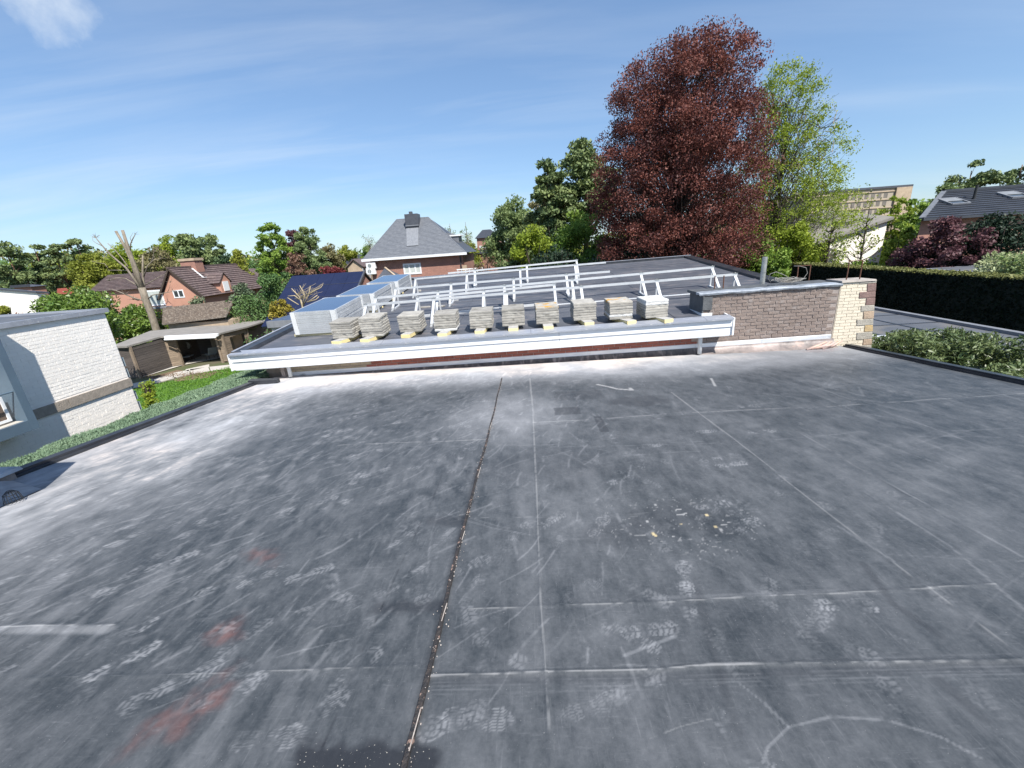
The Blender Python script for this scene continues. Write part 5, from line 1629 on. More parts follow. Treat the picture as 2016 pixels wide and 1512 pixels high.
def window_at(parent, x0, x1, z0, z1, y, panes=1, fm=None, gl=None, fw=.06, depth=.06, axis='y'):
    mb = MB()
    yo = y - .04
    mb.box(x0, x1, yo, yo + depth, z0, z0 + fw).box(x0, x1, yo, yo + depth, z1 - fw, z1).box(x0, x0 + fw, yo, yo + depth, z0 + fw, z1 - fw).box(x1 - fw, x1, yo, yo + depth, z0 + fw, z1 - fw)
    for k in range(1, panes):
        xm = x0 + (x1 - x0) * k / panes
        mb.box(xm - fw / 2, xm + fw / 2, yo, yo + depth, z0 + fw, z1 - fw)
    f = mb.build('window', fm or M_white, parent)
    for k in range(panes):
        xa = x0 + (x1 - x0) * k / panes + fw / 2; xb = x0 + (x1 - x0) * (k + 1) / panes - fw / 2
        MB().box(xa, xb, yo + .03, yo + .04, z0 + fw / 2, z1 - fw / 2).build('pane', gl or M_glass, f)
    return f

# slate-roofed brick house
Y0 = 36.0
hs = thing('slate_roof_house', 'brick house with steep hipped slate roof and tall dark chimney, beyond the racks', 'house', (0, 0, 0))
eL = atY(715, 517, Y0); eR = atY(917, 497, Y0); r1 = atY(781, 432, Y0 + 4.2); r2 = atY(843, 428, Y0 + 4.2)
ez = (eL[2] + eR[2]) / 2
YB = Y0 + 8.6
MB().box(eL[0] + .45, eR[0] - .35, Y0 + .4, YB - .4, GZ, ez - .02).build('wall', M_hbrick, hs)
zr_ = (r1[2] + r2[2]) / 2
rl = (r1[0], Y0 + 4.2, zr_); rr = (r2[0], Y0 + 4.2, zr_)
A_, B_, C_, D_ = (eL[0], Y0, ez + .12), (eR[0], Y0, ez + .12), (eR[0], YB, ez + .12), (eL[0], YB, ez + .12)
mb = MB().add([A_, B_, C_, D_, rl, rr], [(0, 1, 5, 4), (1, 2, 5), (2, 3, 4, 5), (3, 0, 4), (3, 2, 1, 0)])
mb.build('roof', M_slateD, hs)
roof_rows(hs, A_, B_, rr, rl, M_slate, 30, 'slate_courses', .022)
mb = MB().bar(A_, rl, .09, .06).bar(B_, rr, .09, .06).bar(rl, rr, .12, .07)
mb.build('ridge_caps', M_slate, hs)
MB().box(eL[0] - .08, eR[0] + .08, Y0 - .14, Y0 + .02, ez - .05, ez + .14).build('gutter', M_white, hs)
MB().box(eL[0] + .02, eR[0], Y0 + .02, Y0 + .4, ez - .02, ez + .06).build('soffit', M_white, hs)
ca = atY(799, 443, Y0 + 3.0); cb2 = atY(824, 441, Y0 + 3.0); ct_ = atY(811, 421, Y0 + 3.0)
chm = MB().box(ca[0], cb2[0], Y0 + 2.9, Y0 + 4.0, ca[2] - .2, ct_[2]).build('chimney', M_slateD, hs)
MB().box(ca[0] + .35, ca[0] + .62, Y0 + 3.2, Y0 + 3.5, ct_[2], ct_[2] + .22).build('pot', M_slateD, chm)
MB().box(ca[0] - .03, cb2[0] + .03, Y0 + 2.86, Y0 + 2.9, ca[2] - .12, ca[2] - .05).build('flashing', M_leadpale, chm)
# weathered paler run below the chimney, lies on the slates
def on_front(px, py):
    n = Vector(B_) - Vector(A_); m2 = Vector(rl) - Vector(A_); nn = n.cross(m2).normalized()
    d = Vector(_ray(px, py)); t = (Vector(A_) - Vector(CAM)).dot(nn) / d.dot(nn)
    return Vector(CAM) + d * t + nn * (-.06 if nn.y > 0 else .06)
q = [on_front(801, 486), on_front(824, 484), on_front(824, 446), on_front(800, 447)]
nf_ = (q[1] - q[0]).cross(q[3] - q[0]).normalized()
MB().prism(q, nf_ * .012).build('washed_slates', M_leadpale, hs)
w0 = atY(796, 541, Y0 + .4); w1 = atY(828, 517, Y0 + .4)
window_at(hs, w0[0], w1[0], w0[2], w1[2], Y0 + .4, 3, gl=M_curtain, fw=.12)
MB().tube([(eR[0] - .55, Y0 + .33, ez - .05), (eR[0] - .55, Y0 + .33, 0)], .05, 8).build('downpipe', M_darktrim, hs)
MB().box(eR[0] - .46, eR[0] - .1, Y0 + .36, Y0 + .7, 0, ez - .9).build('corner_panel', M_stonehouse, hs)
d0 = atY(886, 466, Y0 + 3)
MB().prism([(d0[0] - .3, Y0 + 3, d0[2] - .7), (d0[0] + .75, Y0 + 3, d0[2] - .7), (d0[0] + .75, Y0 + 3, d0[2] + .1), (d0[0] - .3, Y0 + 3, d0[2] + .35)], (0, 2, 0)).build('dormer', M_slate, hs)
MB().box(d0[0] - .1, d0[0] + .95, Y0 + 2.9, Y0 + 5, d0[2] + .02, d0[2] + .12).build('gutter', M_white, hs)
for k, py in enumerate((523, 534)):
    p = atY(731, py, Y0 + .1)
    t = thing('air_conditioner', ['upper', 'lower'][k] + ' white air conditioner on the left end of the slate-roofed brick house', 'air conditioner', (p[0], Y0 + .1, p[2] - .25), 'air conditioners on the house wall')
    MB().box(-.4, .4, -.15, .15, 0, .5).build('casing', M_white, t, bevel=.02)
    MB().tube([(-.1, -.16, .25), (-.1, -.155, .25)], .16, 16).build('fan_grille', M_galv, t)
    MB().box(-.35, .35, .15, .3, -.05, 0).build('bracket', M_galv, t)
ldp = atY(722, 560, 30)
ld = thing('ladder', 'aluminium ladder leaning up beside the solar roof', 'ladder', (ldp[0], 30, GZ))
tz = atY(718, 528, 30)[2] - GZ
MB().bar((-.2, 0, 0), (-.2, .3, tz), .05, .03).build('rail', M_alu, ld)
MB().bar((.25, 0, 0), (.25, .3, tz), .05, .03).build('rail', M_alu, ld)
for k in range(int(tz / .3)):
    MB().bar((-.2, .3 * k * .3 / tz, .15 + k * .3), (.25, .3 * k * .3 / tz, .15 + k * .3), .03, .03).build('rung', M_alu, ld)

# solar roof building
sr = thing('solar_roof_building', 'low building whose slope is covered with dark blue solar panels', 'building', (0, 0, 0))
tl = atY(577, 547, 25); tr_ = atY(719, 536, 25); bl = atY(560, 640, 21.0); br_ = atY(740, 640, 21.0)
T0 = Vector((tl[0], 25, (tl[2] + tr_[2]) / 2)); T1 = Vector((tr_[0], 25, T0.z)); B0 = Vector((tl[0], 21.0, T0.z - 2.3)); B1 = Vector((tr_[0], 21.0, T0.z - 2.3))
MB().prism([(T0.x + .1, 21.2, GZ), (T0.x + .1, 21.2, B0.z - .05), (T0.x + .1, 25, T0.z - .12), (T0.x + .1, 28.8, B0.z - .05), (T0.x + .1, 28.8, GZ)], (T1.x - T0.x - .2, 0, 0)).build('wall', M_hbrick, sr)
MB().prism([B0, T0, T0 + Vector((0, 0, .05)), B0 + Vector((0, -.03, .05))], (T1.x - T0.x, 0, 0)).build('roof', M_slateD, sr)
MB().prism([T0, (T0.x, 29, B0.z), (T0.x, 29, B0.z + .05), T0 + Vector((0, 0, .05))], (T1.x - T0.x, 0, 0)).build('roof', M_slateD, sr)
e1 = (B1 - B0) / 5; e2 = (T0 - B0) / 4; nn = e1.cross(e2).normalized()
if nn.z < 0: nn = -nn
pm = MB().prism([Vector((0, 0, 0)), e1 * .99, e1 * .99 + e2 * .985, e2 * .985], nn * .04).mesh('panel', M_pvroof)
for i in range(5):
    for j in range(4):
        o = link('panel', pm, sr); o.location = B0 + e1 * i + e2 * j + nn * .08
mb = MB()
for j in range(1, 4):
    mb.bar(B0 + e2 * j + nn * .125, B1 + e2 * j + nn * .125, .03, .012)
mb.bar(T1 + nn * .1, B1 + nn * .1, .08, .1)
mb.build('panel_clamps', M_slateD, sr)
# small slate canopy in front of the brick house
sc_ = thing('slate_porch_roof', 'small pointed slate-grey porch roof in front of the brick house window', 'porch', (0, 0, 0))
a = atY(730, 556, 30); b = atY(790, 550, 30); t_ = atY(756, 527, 31)
MB().add([(a[0], 30, a[2] - .3), (b[0] + .3, 30, a[2] - .3), (b[0] + .3, 32.5, a[2] - .3), (a[0], 32.5, a[2] - .3), (t_[0], 31.2, t_[2])], [(0, 1, 4), (1, 2, 4), (2, 3, 4), (3, 0, 4), (3, 2, 1, 0)]).build('roof', M_slateD, sc_)
MB().bar((t_[0], 31.2, t_[2] + .02), (b[0] + .3, 30, a[2] - .28), .14, .05).build('ridge_caps', M_stonehouse, sc_)
MB().box(a[0] + .3, b[0], 30.3, 32.3, GZ, a[2] - .3).build('wall', M_hbrick, sc_)

# pink house
pk = thing('pink_gabled_house', 'pink rendered house with brown tiled gable roof, white windows and brick chimney', 'house', (0, 0, 0))
YP = 40.0
def pp_(px, py, Y=YP): return atY(px, py, Y)
gl_ = pp_(316, 568); gr_ = pp_(398, 580); ga = pp_(334, 530)
ga = pp_(335, 530)
gxl, gxr, gxa = pp_(314, 566)[0], gr_[0], ga[0]
gez = gr_[2]; gaz = ga[2]
YE = YP + 10.5
wallpoly = [(gxl, YP, GZ), (gxr, YP, GZ), (gxr, YP, gez), (gxa, YP, gaz), (gxl, YP, gez)]
MB().prism(wallpoly, (0, YE - YP, 0)).build('wall', M_pink, pk)
roof_rows(pk, (gxr + .35, YP - .25, gez - .22), (gxr + .35, YE, gez - .22), (gxa, YE, gaz + .08), (gxa, YP - .25, gaz + .08), M_tile, 14, th=.06)
roof_rows(pk, (gxl - .35, YE, gez - .22), (gxl - .35, YP - .25, gez - .22), (gxa, YP - .25, gaz + .08), (gxa, YE, gaz + .08), M_tile, 14, th=.06)
MB().bar((gxa, YP - .3, gaz + .14), (gxa, YE, gaz + .14), .25, .12).build('ridge_tiles', M_tile, pk)
mb = MB().bar((gxr + .35, YP - .28, gez - .25), (gxa, YP - .28, gaz + .02), .04, .16).bar((gxl - .35, YP - .28, gez - .25), (gxa, YP - .28, gaz + .02), .04, .16)
mb.build('bargeboards', M_barkdark, pk)
c0 = pp_(366, 531, YP + 3); c1 = pp_(391, 512, YP + 3)
chm = MB().box(c0[0], c1[0] - .1, YP + 2.5, YP + 3.6, c0[2] - 1.0, c1[2]).build('chimney', M_hbrick, pk)
MB().box(c0[0] - .1, c1[0], YP + 2.4, YP + 3.7, c1[2] - .02, c1[2] + .22).build('cap', M_stonehouse, chm)
fr_ = Vector((gxa + .25, YP + 2.4, gaz - .05)); sl_d = (Vector((gxr, YP, gez)) - Vector((gxa, YP, gaz))).normalized()
MB().bar(fr_, fr_ + sl_d * 1.3, .16, .05).bar(fr_ + sl_d * 1.3, fr_ + sl_d * 1.3 + Vector((0, 1.2, 0)), .16, .05).build('valley_flashing', M_white, pk)
fd_ = Vector((gxr - 1.9, YP + 2.1, gez + 1.45)); 
MB().bar((gxr - 1.5, YP + 2.15, gez + .95), (gxr + .3, YP + 2.15, gez - .12), .18, .05).build('valley_flashing', M_white, pk)
# dormer on the right slope
dm0 = pp_(392, 577, YP + 3); dm1 = pp_(417, 552, YP + 3)
dmb = MB().prism([(gxr - .9, YP + 2.4, gez - .1), (gxr - .9, YP + 3.9, gez - .1), (gxr - .9, YP + 3.9, gez + 1.0), (gxr - .9, YP + 3.15, gez + 1.75), (gxr - .9, YP + 2.4, gez + 1.0)], (1.2, 0, 0)).build('dormer', M_pink, pk)
MB().box(gxr + .28, gxr + .36, YP + 2.75, YP + 3.55, gez + .05, gez + 1.0).build('window', M_white, dmb)
roof_rows(pk, (gxr + .4, YP + 2.2, gez + .85), (gxr - 1.8, YP + 2.2, gez + .85), (gxr - 1.8, YP + 3.15, gez + 1.85), (gxr + .4, YP + 3.15, gez + 1.85), M_tile, 4, th=.05)
roof_rows(pk, (gxr - 1.8, YP + 4.1, gez + .85), (gxr + .4, YP + 4.1, gez + .85), (gxr + .4, YP + 3.15, gez + 1.85), (gxr - 1.8, YP + 3.15, gez + 1.85), M_tile, 4, th=.05)
wA = pp_(344, 587); wB = pp_(360, 570)
window_at(pk, wA[0], wB[0], wA[2], wB[2], YP, 2, fw=.1)
# left wing, hipped to the left
lw0 = pp_(174, 576, YP + .6); lw1 = gxl; lr0 = pp_(212, 543, YP + 3.5); lr1 = pp_(325, 534, YP + 3.5)
lez = pp_(174, 576, YP + .6)[2]; lrz = (lr0[2] + lr1[2]) / 2
MB().box(lw0[0] + .3, gxl, YP + .9, YP + 6.5, GZ, lez).build('wall', M_pink, pk)
mb = MB().add([(lw0[0], YP + .6, lez), (gxl + .2, YP + .6, lez), (gxl + .2, YP + 6.8, lez), (lw0[0], YP + 6.8, lez), (lr0[0], YP + 3.6, lrz), (gxa, YP + 3.6, lrz)], [(0, 1, 5, 4), (2, 3, 4, 5), (3, 0, 4), (1, 2, 5), (3, 2, 1, 0)])
mb.build('roof', M_tile, pk)
roof_rows(pk, (lw0[0], YP + .6, lez + .02), (gxl + .2, YP + .6, lez + .02), (gxa, YP + 3.6, lrz + .02), (lr0[0], YP + 3.6, lrz + .02), M_tile, 12, th=.06)
wA = pp_(201, 600, YP + .9); wB = pp_(217, 583, YP + .9)
window_at(pk, wA[0], wB[0], wA[2], wB[2], YP + .9, 2, fw=.1)
wA = pp_(305, 601, YP + .5); wB = pp_(326, 569, YP + .5)
dr = MB().box(wA[0], wB[0], YP - .08, YP + .0, wA[2], wB[2]).build('door', M_white, pk)
MB().box(wA[0] + .12, wB[0] - .12, YP - .10, YP - .081, wA[2] + .15, wB[2] - .12).build('pane', M_curtain, dr)
MB().box(wA[0] - .5, wB[0] + .6, YP - .7, YP - .01, wA[2] - .25, wA[2] - .1).build('balcony', M_leadpale, pk)

# far small houses
def simple_house(name, label, px0, px1, pyeave, pyridge, Y, wallm, roofm, ridge='x', depth=6, win=None, rows=10, ridgepx=None):
    t = thing(name, label, 'house', (0, 0, 0))
    a = atY(px0, pyeave, Y); b = atY(px1, pyeave, Y)
    ez_ = (a[2] + b[2]) / 2
    if ridge == 'x':
        rz_ = atY((px0 + px1) / 2, pyridge, Y + depth / 2)[2]
        ra, rb_ = ridgepx or (px0, px1)
        xa = atY(ra, pyridge, Y + depth / 2)[0]; xb = atY(rb_, pyridge, Y + depth / 2)[0]
        MB().box(a[0] + .2, b[0] - .2, Y + .2, Y + depth - .2, GZ, ez_).build('wall', wallm, t)
        MB().add([(a[0], Y, ez_), (b[0], Y, ez_), (b[0], Y + depth, ez_), (a[0], Y + depth, ez_), (xa, Y + depth / 2, rz_), (xb, Y + depth / 2, rz_)], [(0, 1, 5, 4), (1, 2, 5), (2, 3, 4, 5), (3, 0, 4), (3, 2, 1, 0)]).build('roof', roofm, t)
        roof_rows(t, (a[0], Y - .05, ez_), (b[0], Y - .05, ez_), (xb, Y + depth / 2, rz_), (xa, Y + depth / 2, rz_), roofm, rows, th=.04)
    else:
        rz_ = atY((px0 + px1) / 2, pyridge, Y)[2]; xm = (a[0] + b[0]) / 2
        MB().prism([(a[0], Y, GZ), (b[0], Y, GZ), (b[0], Y, ez_), (xm, Y, rz_), (a[0], Y, ez_)], (0, depth, 0)).build('wall', wallm, t)
        for s_ in (-1, 1):
            x_ = a[0] - .2 if s_ < 0 else b[0] + .2
            P = [(x_, Y - .2, ez_ - .12), (xm, Y - .2, rz_ + .05), (xm, Y + depth, rz_ + .05), (x_, Y + depth, ez_ - .12)]
            MB().add([*P, *[(p[0], p[1], p[2] + .08) for p in P]], [(0, 1, 2, 3), (7, 6, 5, 4), (0, 4, 5, 1), (1, 5, 6, 2), (2, 6, 7, 3), (3, 7, 4, 0)]).build('roof', roofm, t)
    if win:
        for (w0_, w1_, t0_, t1_) in win:
            p_, q_ = atY(w0_, t1_, Y), atY(w1_, t0_, Y)
            window_at(t, p_[0], q_[0], p_[2], q_[2], Y + (.2 if ridge == 'x' else 0), 2, fw=.12)
    return t
simple_house('stone_cottage', 'pale stone cottage gable left of the slate-roofed house', 684, 714, 525, 512, 44, M_stonehouse, M_tile, 'y', 8)
simple_house('brick_bungalow', 'low brick house with dark roof behind the stone cottage', 676, 735, 520, 502, 60, M_hbrick, M_slateD, 'x', 8)
simple_house('brick_villa', 'two-storey brick house with small dark pyramid roof, left of the round pale tree', 935, 985, 468, 452, 58, M_hbrick, M_slateD, 'x', 9, win=[(944, 960, 483, 489)], ridgepx=(950, 965))
simple_house('brick_annex', 'long low brick annex between the slate-roofed house and the green bushes', 915, 1002, 499, 491, 50, M_hbrick, M_slateD, 'x', 5)
simple_house('red_roof_house', 'low house with a flat red tiled roof left of the pink house', 112, 182, 578, 566, 55, M_hbrick, M_redroof, 'x', 6)
simple_house('brown_roof_house', 'brown-roofed house partly hidden behind the grey conifer', 470, 512, 560, 529, 60, M_hbrick, M_tile, 'x', 9, ridgepx=(478, 500))
simple_house('brick_garage', 'small dark brick outbuilding with flat roof at the far left', 20, 60, 566, 561, 50, M_hbrick, M_slateD, 'x', 2)
# white gable house bottom left
wg = thing('white_sloping_house', 'white house with low sloping roof at the far left, behind the laurels', 'house', (0, 0, 0))
a = atY(-60, 566, 24); b = atY(72, 577, 24); c = atY(60, 620, 24)
MB().prism([(a[0], 24, GZ), (b[0], 24, GZ), (b[0], 24, b[2] - .0), (a[0], 24, a[2])], (0, .5, -.1)).build('wall', M_brickwhite, wg)
MB().prism([(a[0], 23.9, a[2]), (b[0] + .1, 23.9, b[2]), (b[0] + .1, 23.9, b[2] + .1), (a[0], 23.9, a[2] + .1)], (0, .7, -.1)).build('roof', M_slateD, wg)
# stone wall / rustic tile roof behind laurels
rt = thing('rustic_tile_roof', 'pale brown rustic tiled roof of an outbuilding below the pink house', 'building', (0, 0, 0))
a = atY(320, 640, 32); b = atY(450, 640, 32); c = atY(440, 592, 36); d = atY(322, 608, 36)
roof_rows(rt, (a[0], 32, a[2]), (b[0], 32, a[2] + .3), (c[0] + 1, 36, c[2]), (d[0], 36, c[2] - .3), mat('rustic_tiles', (.26, .21, .17), (.17, .14, .12), 3, .9, c3=(.36, .31, .26), s3=7, t3=(.5, .6)), 14, th=.09)
MB().box(a[0] + .2, b[0] - .2, 32.3, 36, GZ, a[2]).build('wall', M_stonehouse, rt)
# little pale garage beside our raised roof
lg = thing('pale_garage', 'small pale flat-roofed garage just left of the nearest solar panel stack', 'garage', (0, 0, 0))
a = atY(528, 633, 17.5); b = atY(640, 630, 17.5)
MB().box(a[0], b[0], 17.6, 22, GZ, a[2] - .05).build('wall', M_paving, lg)
MB().box(a[0] - .1, b[0], 17.5, 22.1, a[2] - .28, a[2]).build('fascia_board', M_leadpale, lg)
MB().box(a[0], b[0] - .1, 17.6, 22.0, a[2] + .001, a[2] + .015).build('roof', M_blue, lg)

# black-roofed house right
bh = thing('black_roof_house', 'house with long black ribbed tile roof and two skylights at the right edge', 'house', (0, 0, 0))
YH = 24.0
a = atY(1814, 432, YH); t_ = atY(1864, 378, YH + 3.6)
zE, zR = a[2], t_[2]
xr_ = a[0] + 13.0
A_, B_, C_, D_ = (a[0], YH, zE), (xr_, YH, zE), (xr_, YH + 3.8, zR), (t_[0] - .15, YH + 3.8, zR)
D_ = (t_[0], YH + 3.8, zR)
MB().prism([(a[0] + .3, YH + .35, GZ), (xr_, YH + .35, GZ), (xr_, YH + 7.2, GZ), (a[0] + 8.2, YH + 7.2, GZ)], (0, 0, zE - GZ)).build('wall', M_hbrick, bh)
MB().add([A_, (a[0] + 8.8, YH + 7.6, zE), D_, (A_[0], A_[1], A_[2] - .08), (a[0] + 8.8, YH + 7.6, zE - .08)], [(0, 2, 1), (0, 1, 4, 3)]).build('gable_wall', M_hbrick, bh)
roof_rows(bh, A_, B_, C_, D_, M_tileblk, 13, th=.055)
MB().bar((a[0] - .0, YH, zE + .06), (D_[0], YH + 3.8, zR + .06), .22, .08).build('verge', M_slate, bh)
MB().bar((D_[0] - .05, YH + 3.8, zR + .08), (xr_, YH + 3.8, zR + .08), .22, .12).build('ridge_tiles', M_tileblk, bh)
MB().bar((a[0], YH - .08, zE - .02), (xr_, YH - .08, zE - .02), .12, .12).build('gutter', M_tileblk, bh)
sl_n = Vector((0, -(zR - zE), 3.8)).normalized()
def on_slope(px, py):
    d = Vector(_ray(px, py)); t = (Vector(A_) - Vector(CAM)).dot(sl_n) / d.dot(sl_n)
    return Vector(CAM) + d * t
for k, (px, py) in enumerate(((1876, 400), (1992, 387))):
    c = on_slope(px, py)
    ux = Vector((1, 0, 0)); uy = Vector((0, 3.8, zR - zE)).normalized()
    W_, H_ = .95, .95
    mb = MB()
    for (s0, s1) in (((-1, -1), (1, -1)), ((1, -1), (1, 1)), ((1, 1), (-1, 1)), ((-1, 1), (-1, -1))):
        mb.bar(c + ux * s0[0] * W_ / 2 + uy * s0[1] * H_ / 2 + sl_n * .1, c + ux * s1[0] * W_ / 2 + uy * s1[1] * H_ / 2 + sl_n * .1, .07, .1, tuple(sl_n))
    f = mb.build('skylight', M_leadpale, bh)
    q = [c + ux * (-W_ / 2) + uy * (-H_ / 2) + sl_n * .09, c + ux * (W_ / 2) + uy * (-H_ / 2) + sl_n * .09, c + ux * (W_ / 2) + uy * (H_ / 2) + sl_n * .09, c + ux * (-W_ / 2) + uy * (H_ / 2) + sl_n * .09]
    MB().prism(q, sl_n * .02).build('pane', M_glass, f)
    MB().prism([q[0] + uy * .45 + sl_n * .03, q[1] + uy * .45 + sl_n * .03, q[2] + sl_n * .03, q[3] + sl_n * .03], sl_n * .02).build('blind', mat('grey_blind%d' % k, (.2, .215, .235), None, 3, .7), f)
p = on_slope(1917, 393)
MB().tube([p, p + Vector((0, 0, .75))], .07, 10).build('flue', M_black, bh)

# white gable building and apartment block
wgb = thing('white_gable_building', 'white brick building with shallow sloping grey roof behind the right-hand greenery', 'building', (0, 0, 0))
YG = 28.0
a = atY(1635, 472, YG); b = atY(1748, 433, YG); c = atY(1740, 512, YG)
MB().prism([(a[0], YG, GZ), (b[0] - .1, YG, GZ), (b[0], YG, b[2]), (a[0], YG, a[2])], (0, 6, 0)).build('wall', M_brickwhite, wgb)
mb = MB(); mb.prism([(a[0] - 4.6, YG - .25, a[2] - 1.35 + .1), (b[0] + .15, YG - .25, b[2] + .02), (b[0] + .15, YG - .25, b[2] + .16), (a[0] - 4.6, YG - .25, a[2] - 1.2 + .1)], (0, 6.4, .9))
mb.build('roof', M_shedroof, wgb)
MB().box(a[0] - 4.0, a[0] - .01, YG + .1, YG + 6, GZ, a[2] - 1.35).build('wall', M_beige, wgb)
for k in range(4):
    MB().box(a[0] - 3.8 + k * .95, a[0] - 3.1 + k * .95, YG + .06, YG + .11, a[2] - 3.1, a[2] - 1.9).build('window', M_glass, wgb)
for k in range(3):
    MB().box(a[0] + .3 + k * 1.0, a[0] + 1.1 + k * 1.0, YG - .03, YG + .02, a[2] - 2.1, a[2] - 1.55).build('window', M_glass, wgb)
ap = thing('apartment_block', 'far beige concrete apartment block with a grid of small windows, above the white building', 'building', (0, 0, 0))
YA = 72.0
a = atY(1600, 377, YA); b = atY(1792, 372, YA); c = atY(1700, 445, YA)
zt_ = (a[2] + b[2]) / 2
MB().box(a[0], b[0], YA, YA + 14, GZ, zt_).build('wall', M_beige, ap)
MB().box(a[0] - .2, b[0] + .2, YA - .2, YA + 14.2, zt_, zt_ + .3).build('roof_edge', M_slateD, ap)
wm = MB().box(0, .55, 0, .06, 0, .62).mesh('window', mat('far_window', (.2, .175, .15), (.13, .115, .1), 1, .5))
nxw = int((b[0] - a[0] - 3) / .95)
rows_ = 5
for j in range(rows_):
    for i in range(nxw):
        o = link('window', wm, ap); o.location = (a[0] + .4 + i * .95, YA - .03, zt_ - 1.3 - j * 1.15)
mb = MB()
for j in range(rows_ + 1):
    mb.box(a[0], b[0], YA - .12, YA - .001, zt_ - .5 - j * 1.15, zt_ - .38 - j * 1.15)
mb.build('floor_bands', M_stonehouse, ap)
MB().box(b[0] - 2.2, b[0] + .1, YA - .3, YA - .121, GZ, zt_).build('stair_tower', M_stonehouse, ap)

# lower flat roof building to the right, hedge, garages
lf = thing('low_flat_garage', 'low garage with plain grey flat roof between the pillar and the dark hedge', 'garage', (0, 0, 0))
zf = 2.9
MB().box(6.95, 10.35, 9.6, 13.0, GZ, zf).build('roof_deck', M_flatroof, lf)
MB().box(8.9, 10.35, 1.0, 9.6, GZ, zf).build('roof_deck', M_flatroof, lf)
MB().box(10.35, 10.5, 1.0, 13.15, GZ, zf + .07).build('edge_trim', M_leadpale, lf)
MB().box(6.9, 10.35, 13.0, 13.12, GZ, zf + .06).build('edge_trim', M_leadpale, lf)
MB().box(6.85, 8.9, 9.48, 9.6, zf - .2, zf + .05).build('edge_trim', M_strip, lf)
MB().box(6.83, 6.95, 9.6, 13.0, zf - .2, zf + .05).build('edge_trim', M_strip, lf)
mb = MB()
for x, y0, y1 in ((8.1, 9.7, 12.9), (9.3, 1.2, 12.9)):
    mb.box(x - .03, x + .03, y0, y1, zf + .002, zf + .01)
for y in (10.8, 12.0):
    mb.box(7.0, 10.3, y - .03, y + .03, zf + .002, zf + .009)
mb.build('membrane_laps', M_darktrim, lf)
hedge('yew_hedge', 'tall dark clipped yew hedge in shade, running along the right side', 'hedge', 13.0, 13.7, 6.5, 21.7, GZ, 3.73, L_yewshade, 22000, 42000, .045, core_yew, faces='lf', leaf_top=L_yewtop, jit=.03, n_front=2500)
gg = thing('dark_flat_garages', 'row of garages with black flat roof edge behind the dark hedge', 'garage', (0, 0, 0))
a = atX(1850, 530, 16.5)
gy1 = a[1]
gz_ = a[2]
MB().box(16.5, 22, 4, gy1 + .5, GZ, gz_ - .2).build('wall', M_black, gg)
MB().box(16.35, 22.1, 3.9, gy1 + .6, gz_ - .2, gz_ - .03).build('roof_edge', M_black, gg)
MB().box(16.36, 22.1, 3.9, gy1 + .6, gz_ - .029, gz_).build('edge_profile', M_alutrim, gg)
MB().box(16.55, 22.0, 4.0, gy1 + .4, gz_ + .001, gz_ + .01).build('roof_deck', M_flatroof, gg)

# rhododendron hedge
rh = thing('rhododendron_hedge', 'leafy rhododendron bushes beside the right edge of the near roof', 'shrubs', (7.5, 6.8, 2.2))
Cs = []
for i in range(300):
    y = random.uniform(-3.6, 2.45); x = random.uniform(-.85, 1.05)
    zc = .93 + .14 * sin(y * 2.3) + .13 * sin(y * 5.1 + x * 3) - .25 * max(0, abs(x - .1) - .55) + random.uniform(-.28, .08) - .02 * y
    Cs.append((x, y, zc))
Cs = np.array(Cs)
V, rn = clump_leaves(Cs, rng.uniform(.14, .24, len(Cs)), 190, .030, .8, 3.0, .3, .6)
# whorls of sunlit leaves on the tips
link('foliage', fast_quads('foliage', V, L_rhodo, rn), rh)
MB().box(-.75, 1.0, -3.4, 2.3, -3.2, .55).build('branches', core_green, rh)

# ================================================================== TREES
# copper beech
beech_prof = lambda h: float(np.interp(h, [0, .08, .2, .4, .6, .75, .88, .95, 1.0], [.86, .95, 1.0, 1.0, .97, .93, .80, .66, .42]))
beech_cx = lambda h: float(np.interp(h, [0, .2, .5, .8, 1.0], [0, 0, -.03, -.02, .06]))
tree('huge copper beech with dark red-brown foliage, tallest tree in view', 1203, 1500, 78, 26, L_beech, M_barkdark, kind=beech_prof, crown_from=.17, nclump=860, per=270, leafs=.068, clr=.165, name='copper_beech_tree', flat=.66, rb=.035, trunk_r=.42, br=1, up=.95, cxf=beech_cx, shell=.38)
# pale, half-leafed tree right of the beech
pale_prof = lambda h: float(np.interp(h, [0, .3, .55, .8, 1.0], [.8, 1.0, .9, .52, .22]))
t = tree('tall thinly leaved yellow-green tree with bare upper twigs, right of the copper beech', 1452, 1684, 112, 31, L_lime, M_barkdark, kind=pale_prof, crown_from=.18, nclump=480, per=130, leafs=.072, clr=.165, flat=.75, rb=.022, trunk_r=.25, br=1, up=1.2, cxf=lambda h: .12 - .2 * h, shell=.8)
# extra bare twigs towards its top
mb = MB()
topz = atY(1560, 100, 31)[2] + 1.2
for i in range(260):
    a_ = random.uniform(-.6, .6); r = random.uniform(0, 2.6)
    x = random.uniform(-2.6, 3.0); z0 = topz * random.uniform(.42, .78)
    h = random.uniform(1.2, 3.2) * (1 - abs(x) / 5)
    mb.tube([(x * .75, random.uniform(-1.5, 1.5), z0), (x * .9 + a_ * .3, random.uniform(-1.5, 1.5), z0 + h * .5), (x + a_ * .8, random.uniform(-1.8, 1.8), min(z0 + h, topz * (.97 - abs(x) * .05)))], [.028, .018, .006], 3, cap=False)
mb.build('twigs', M_bark, t)
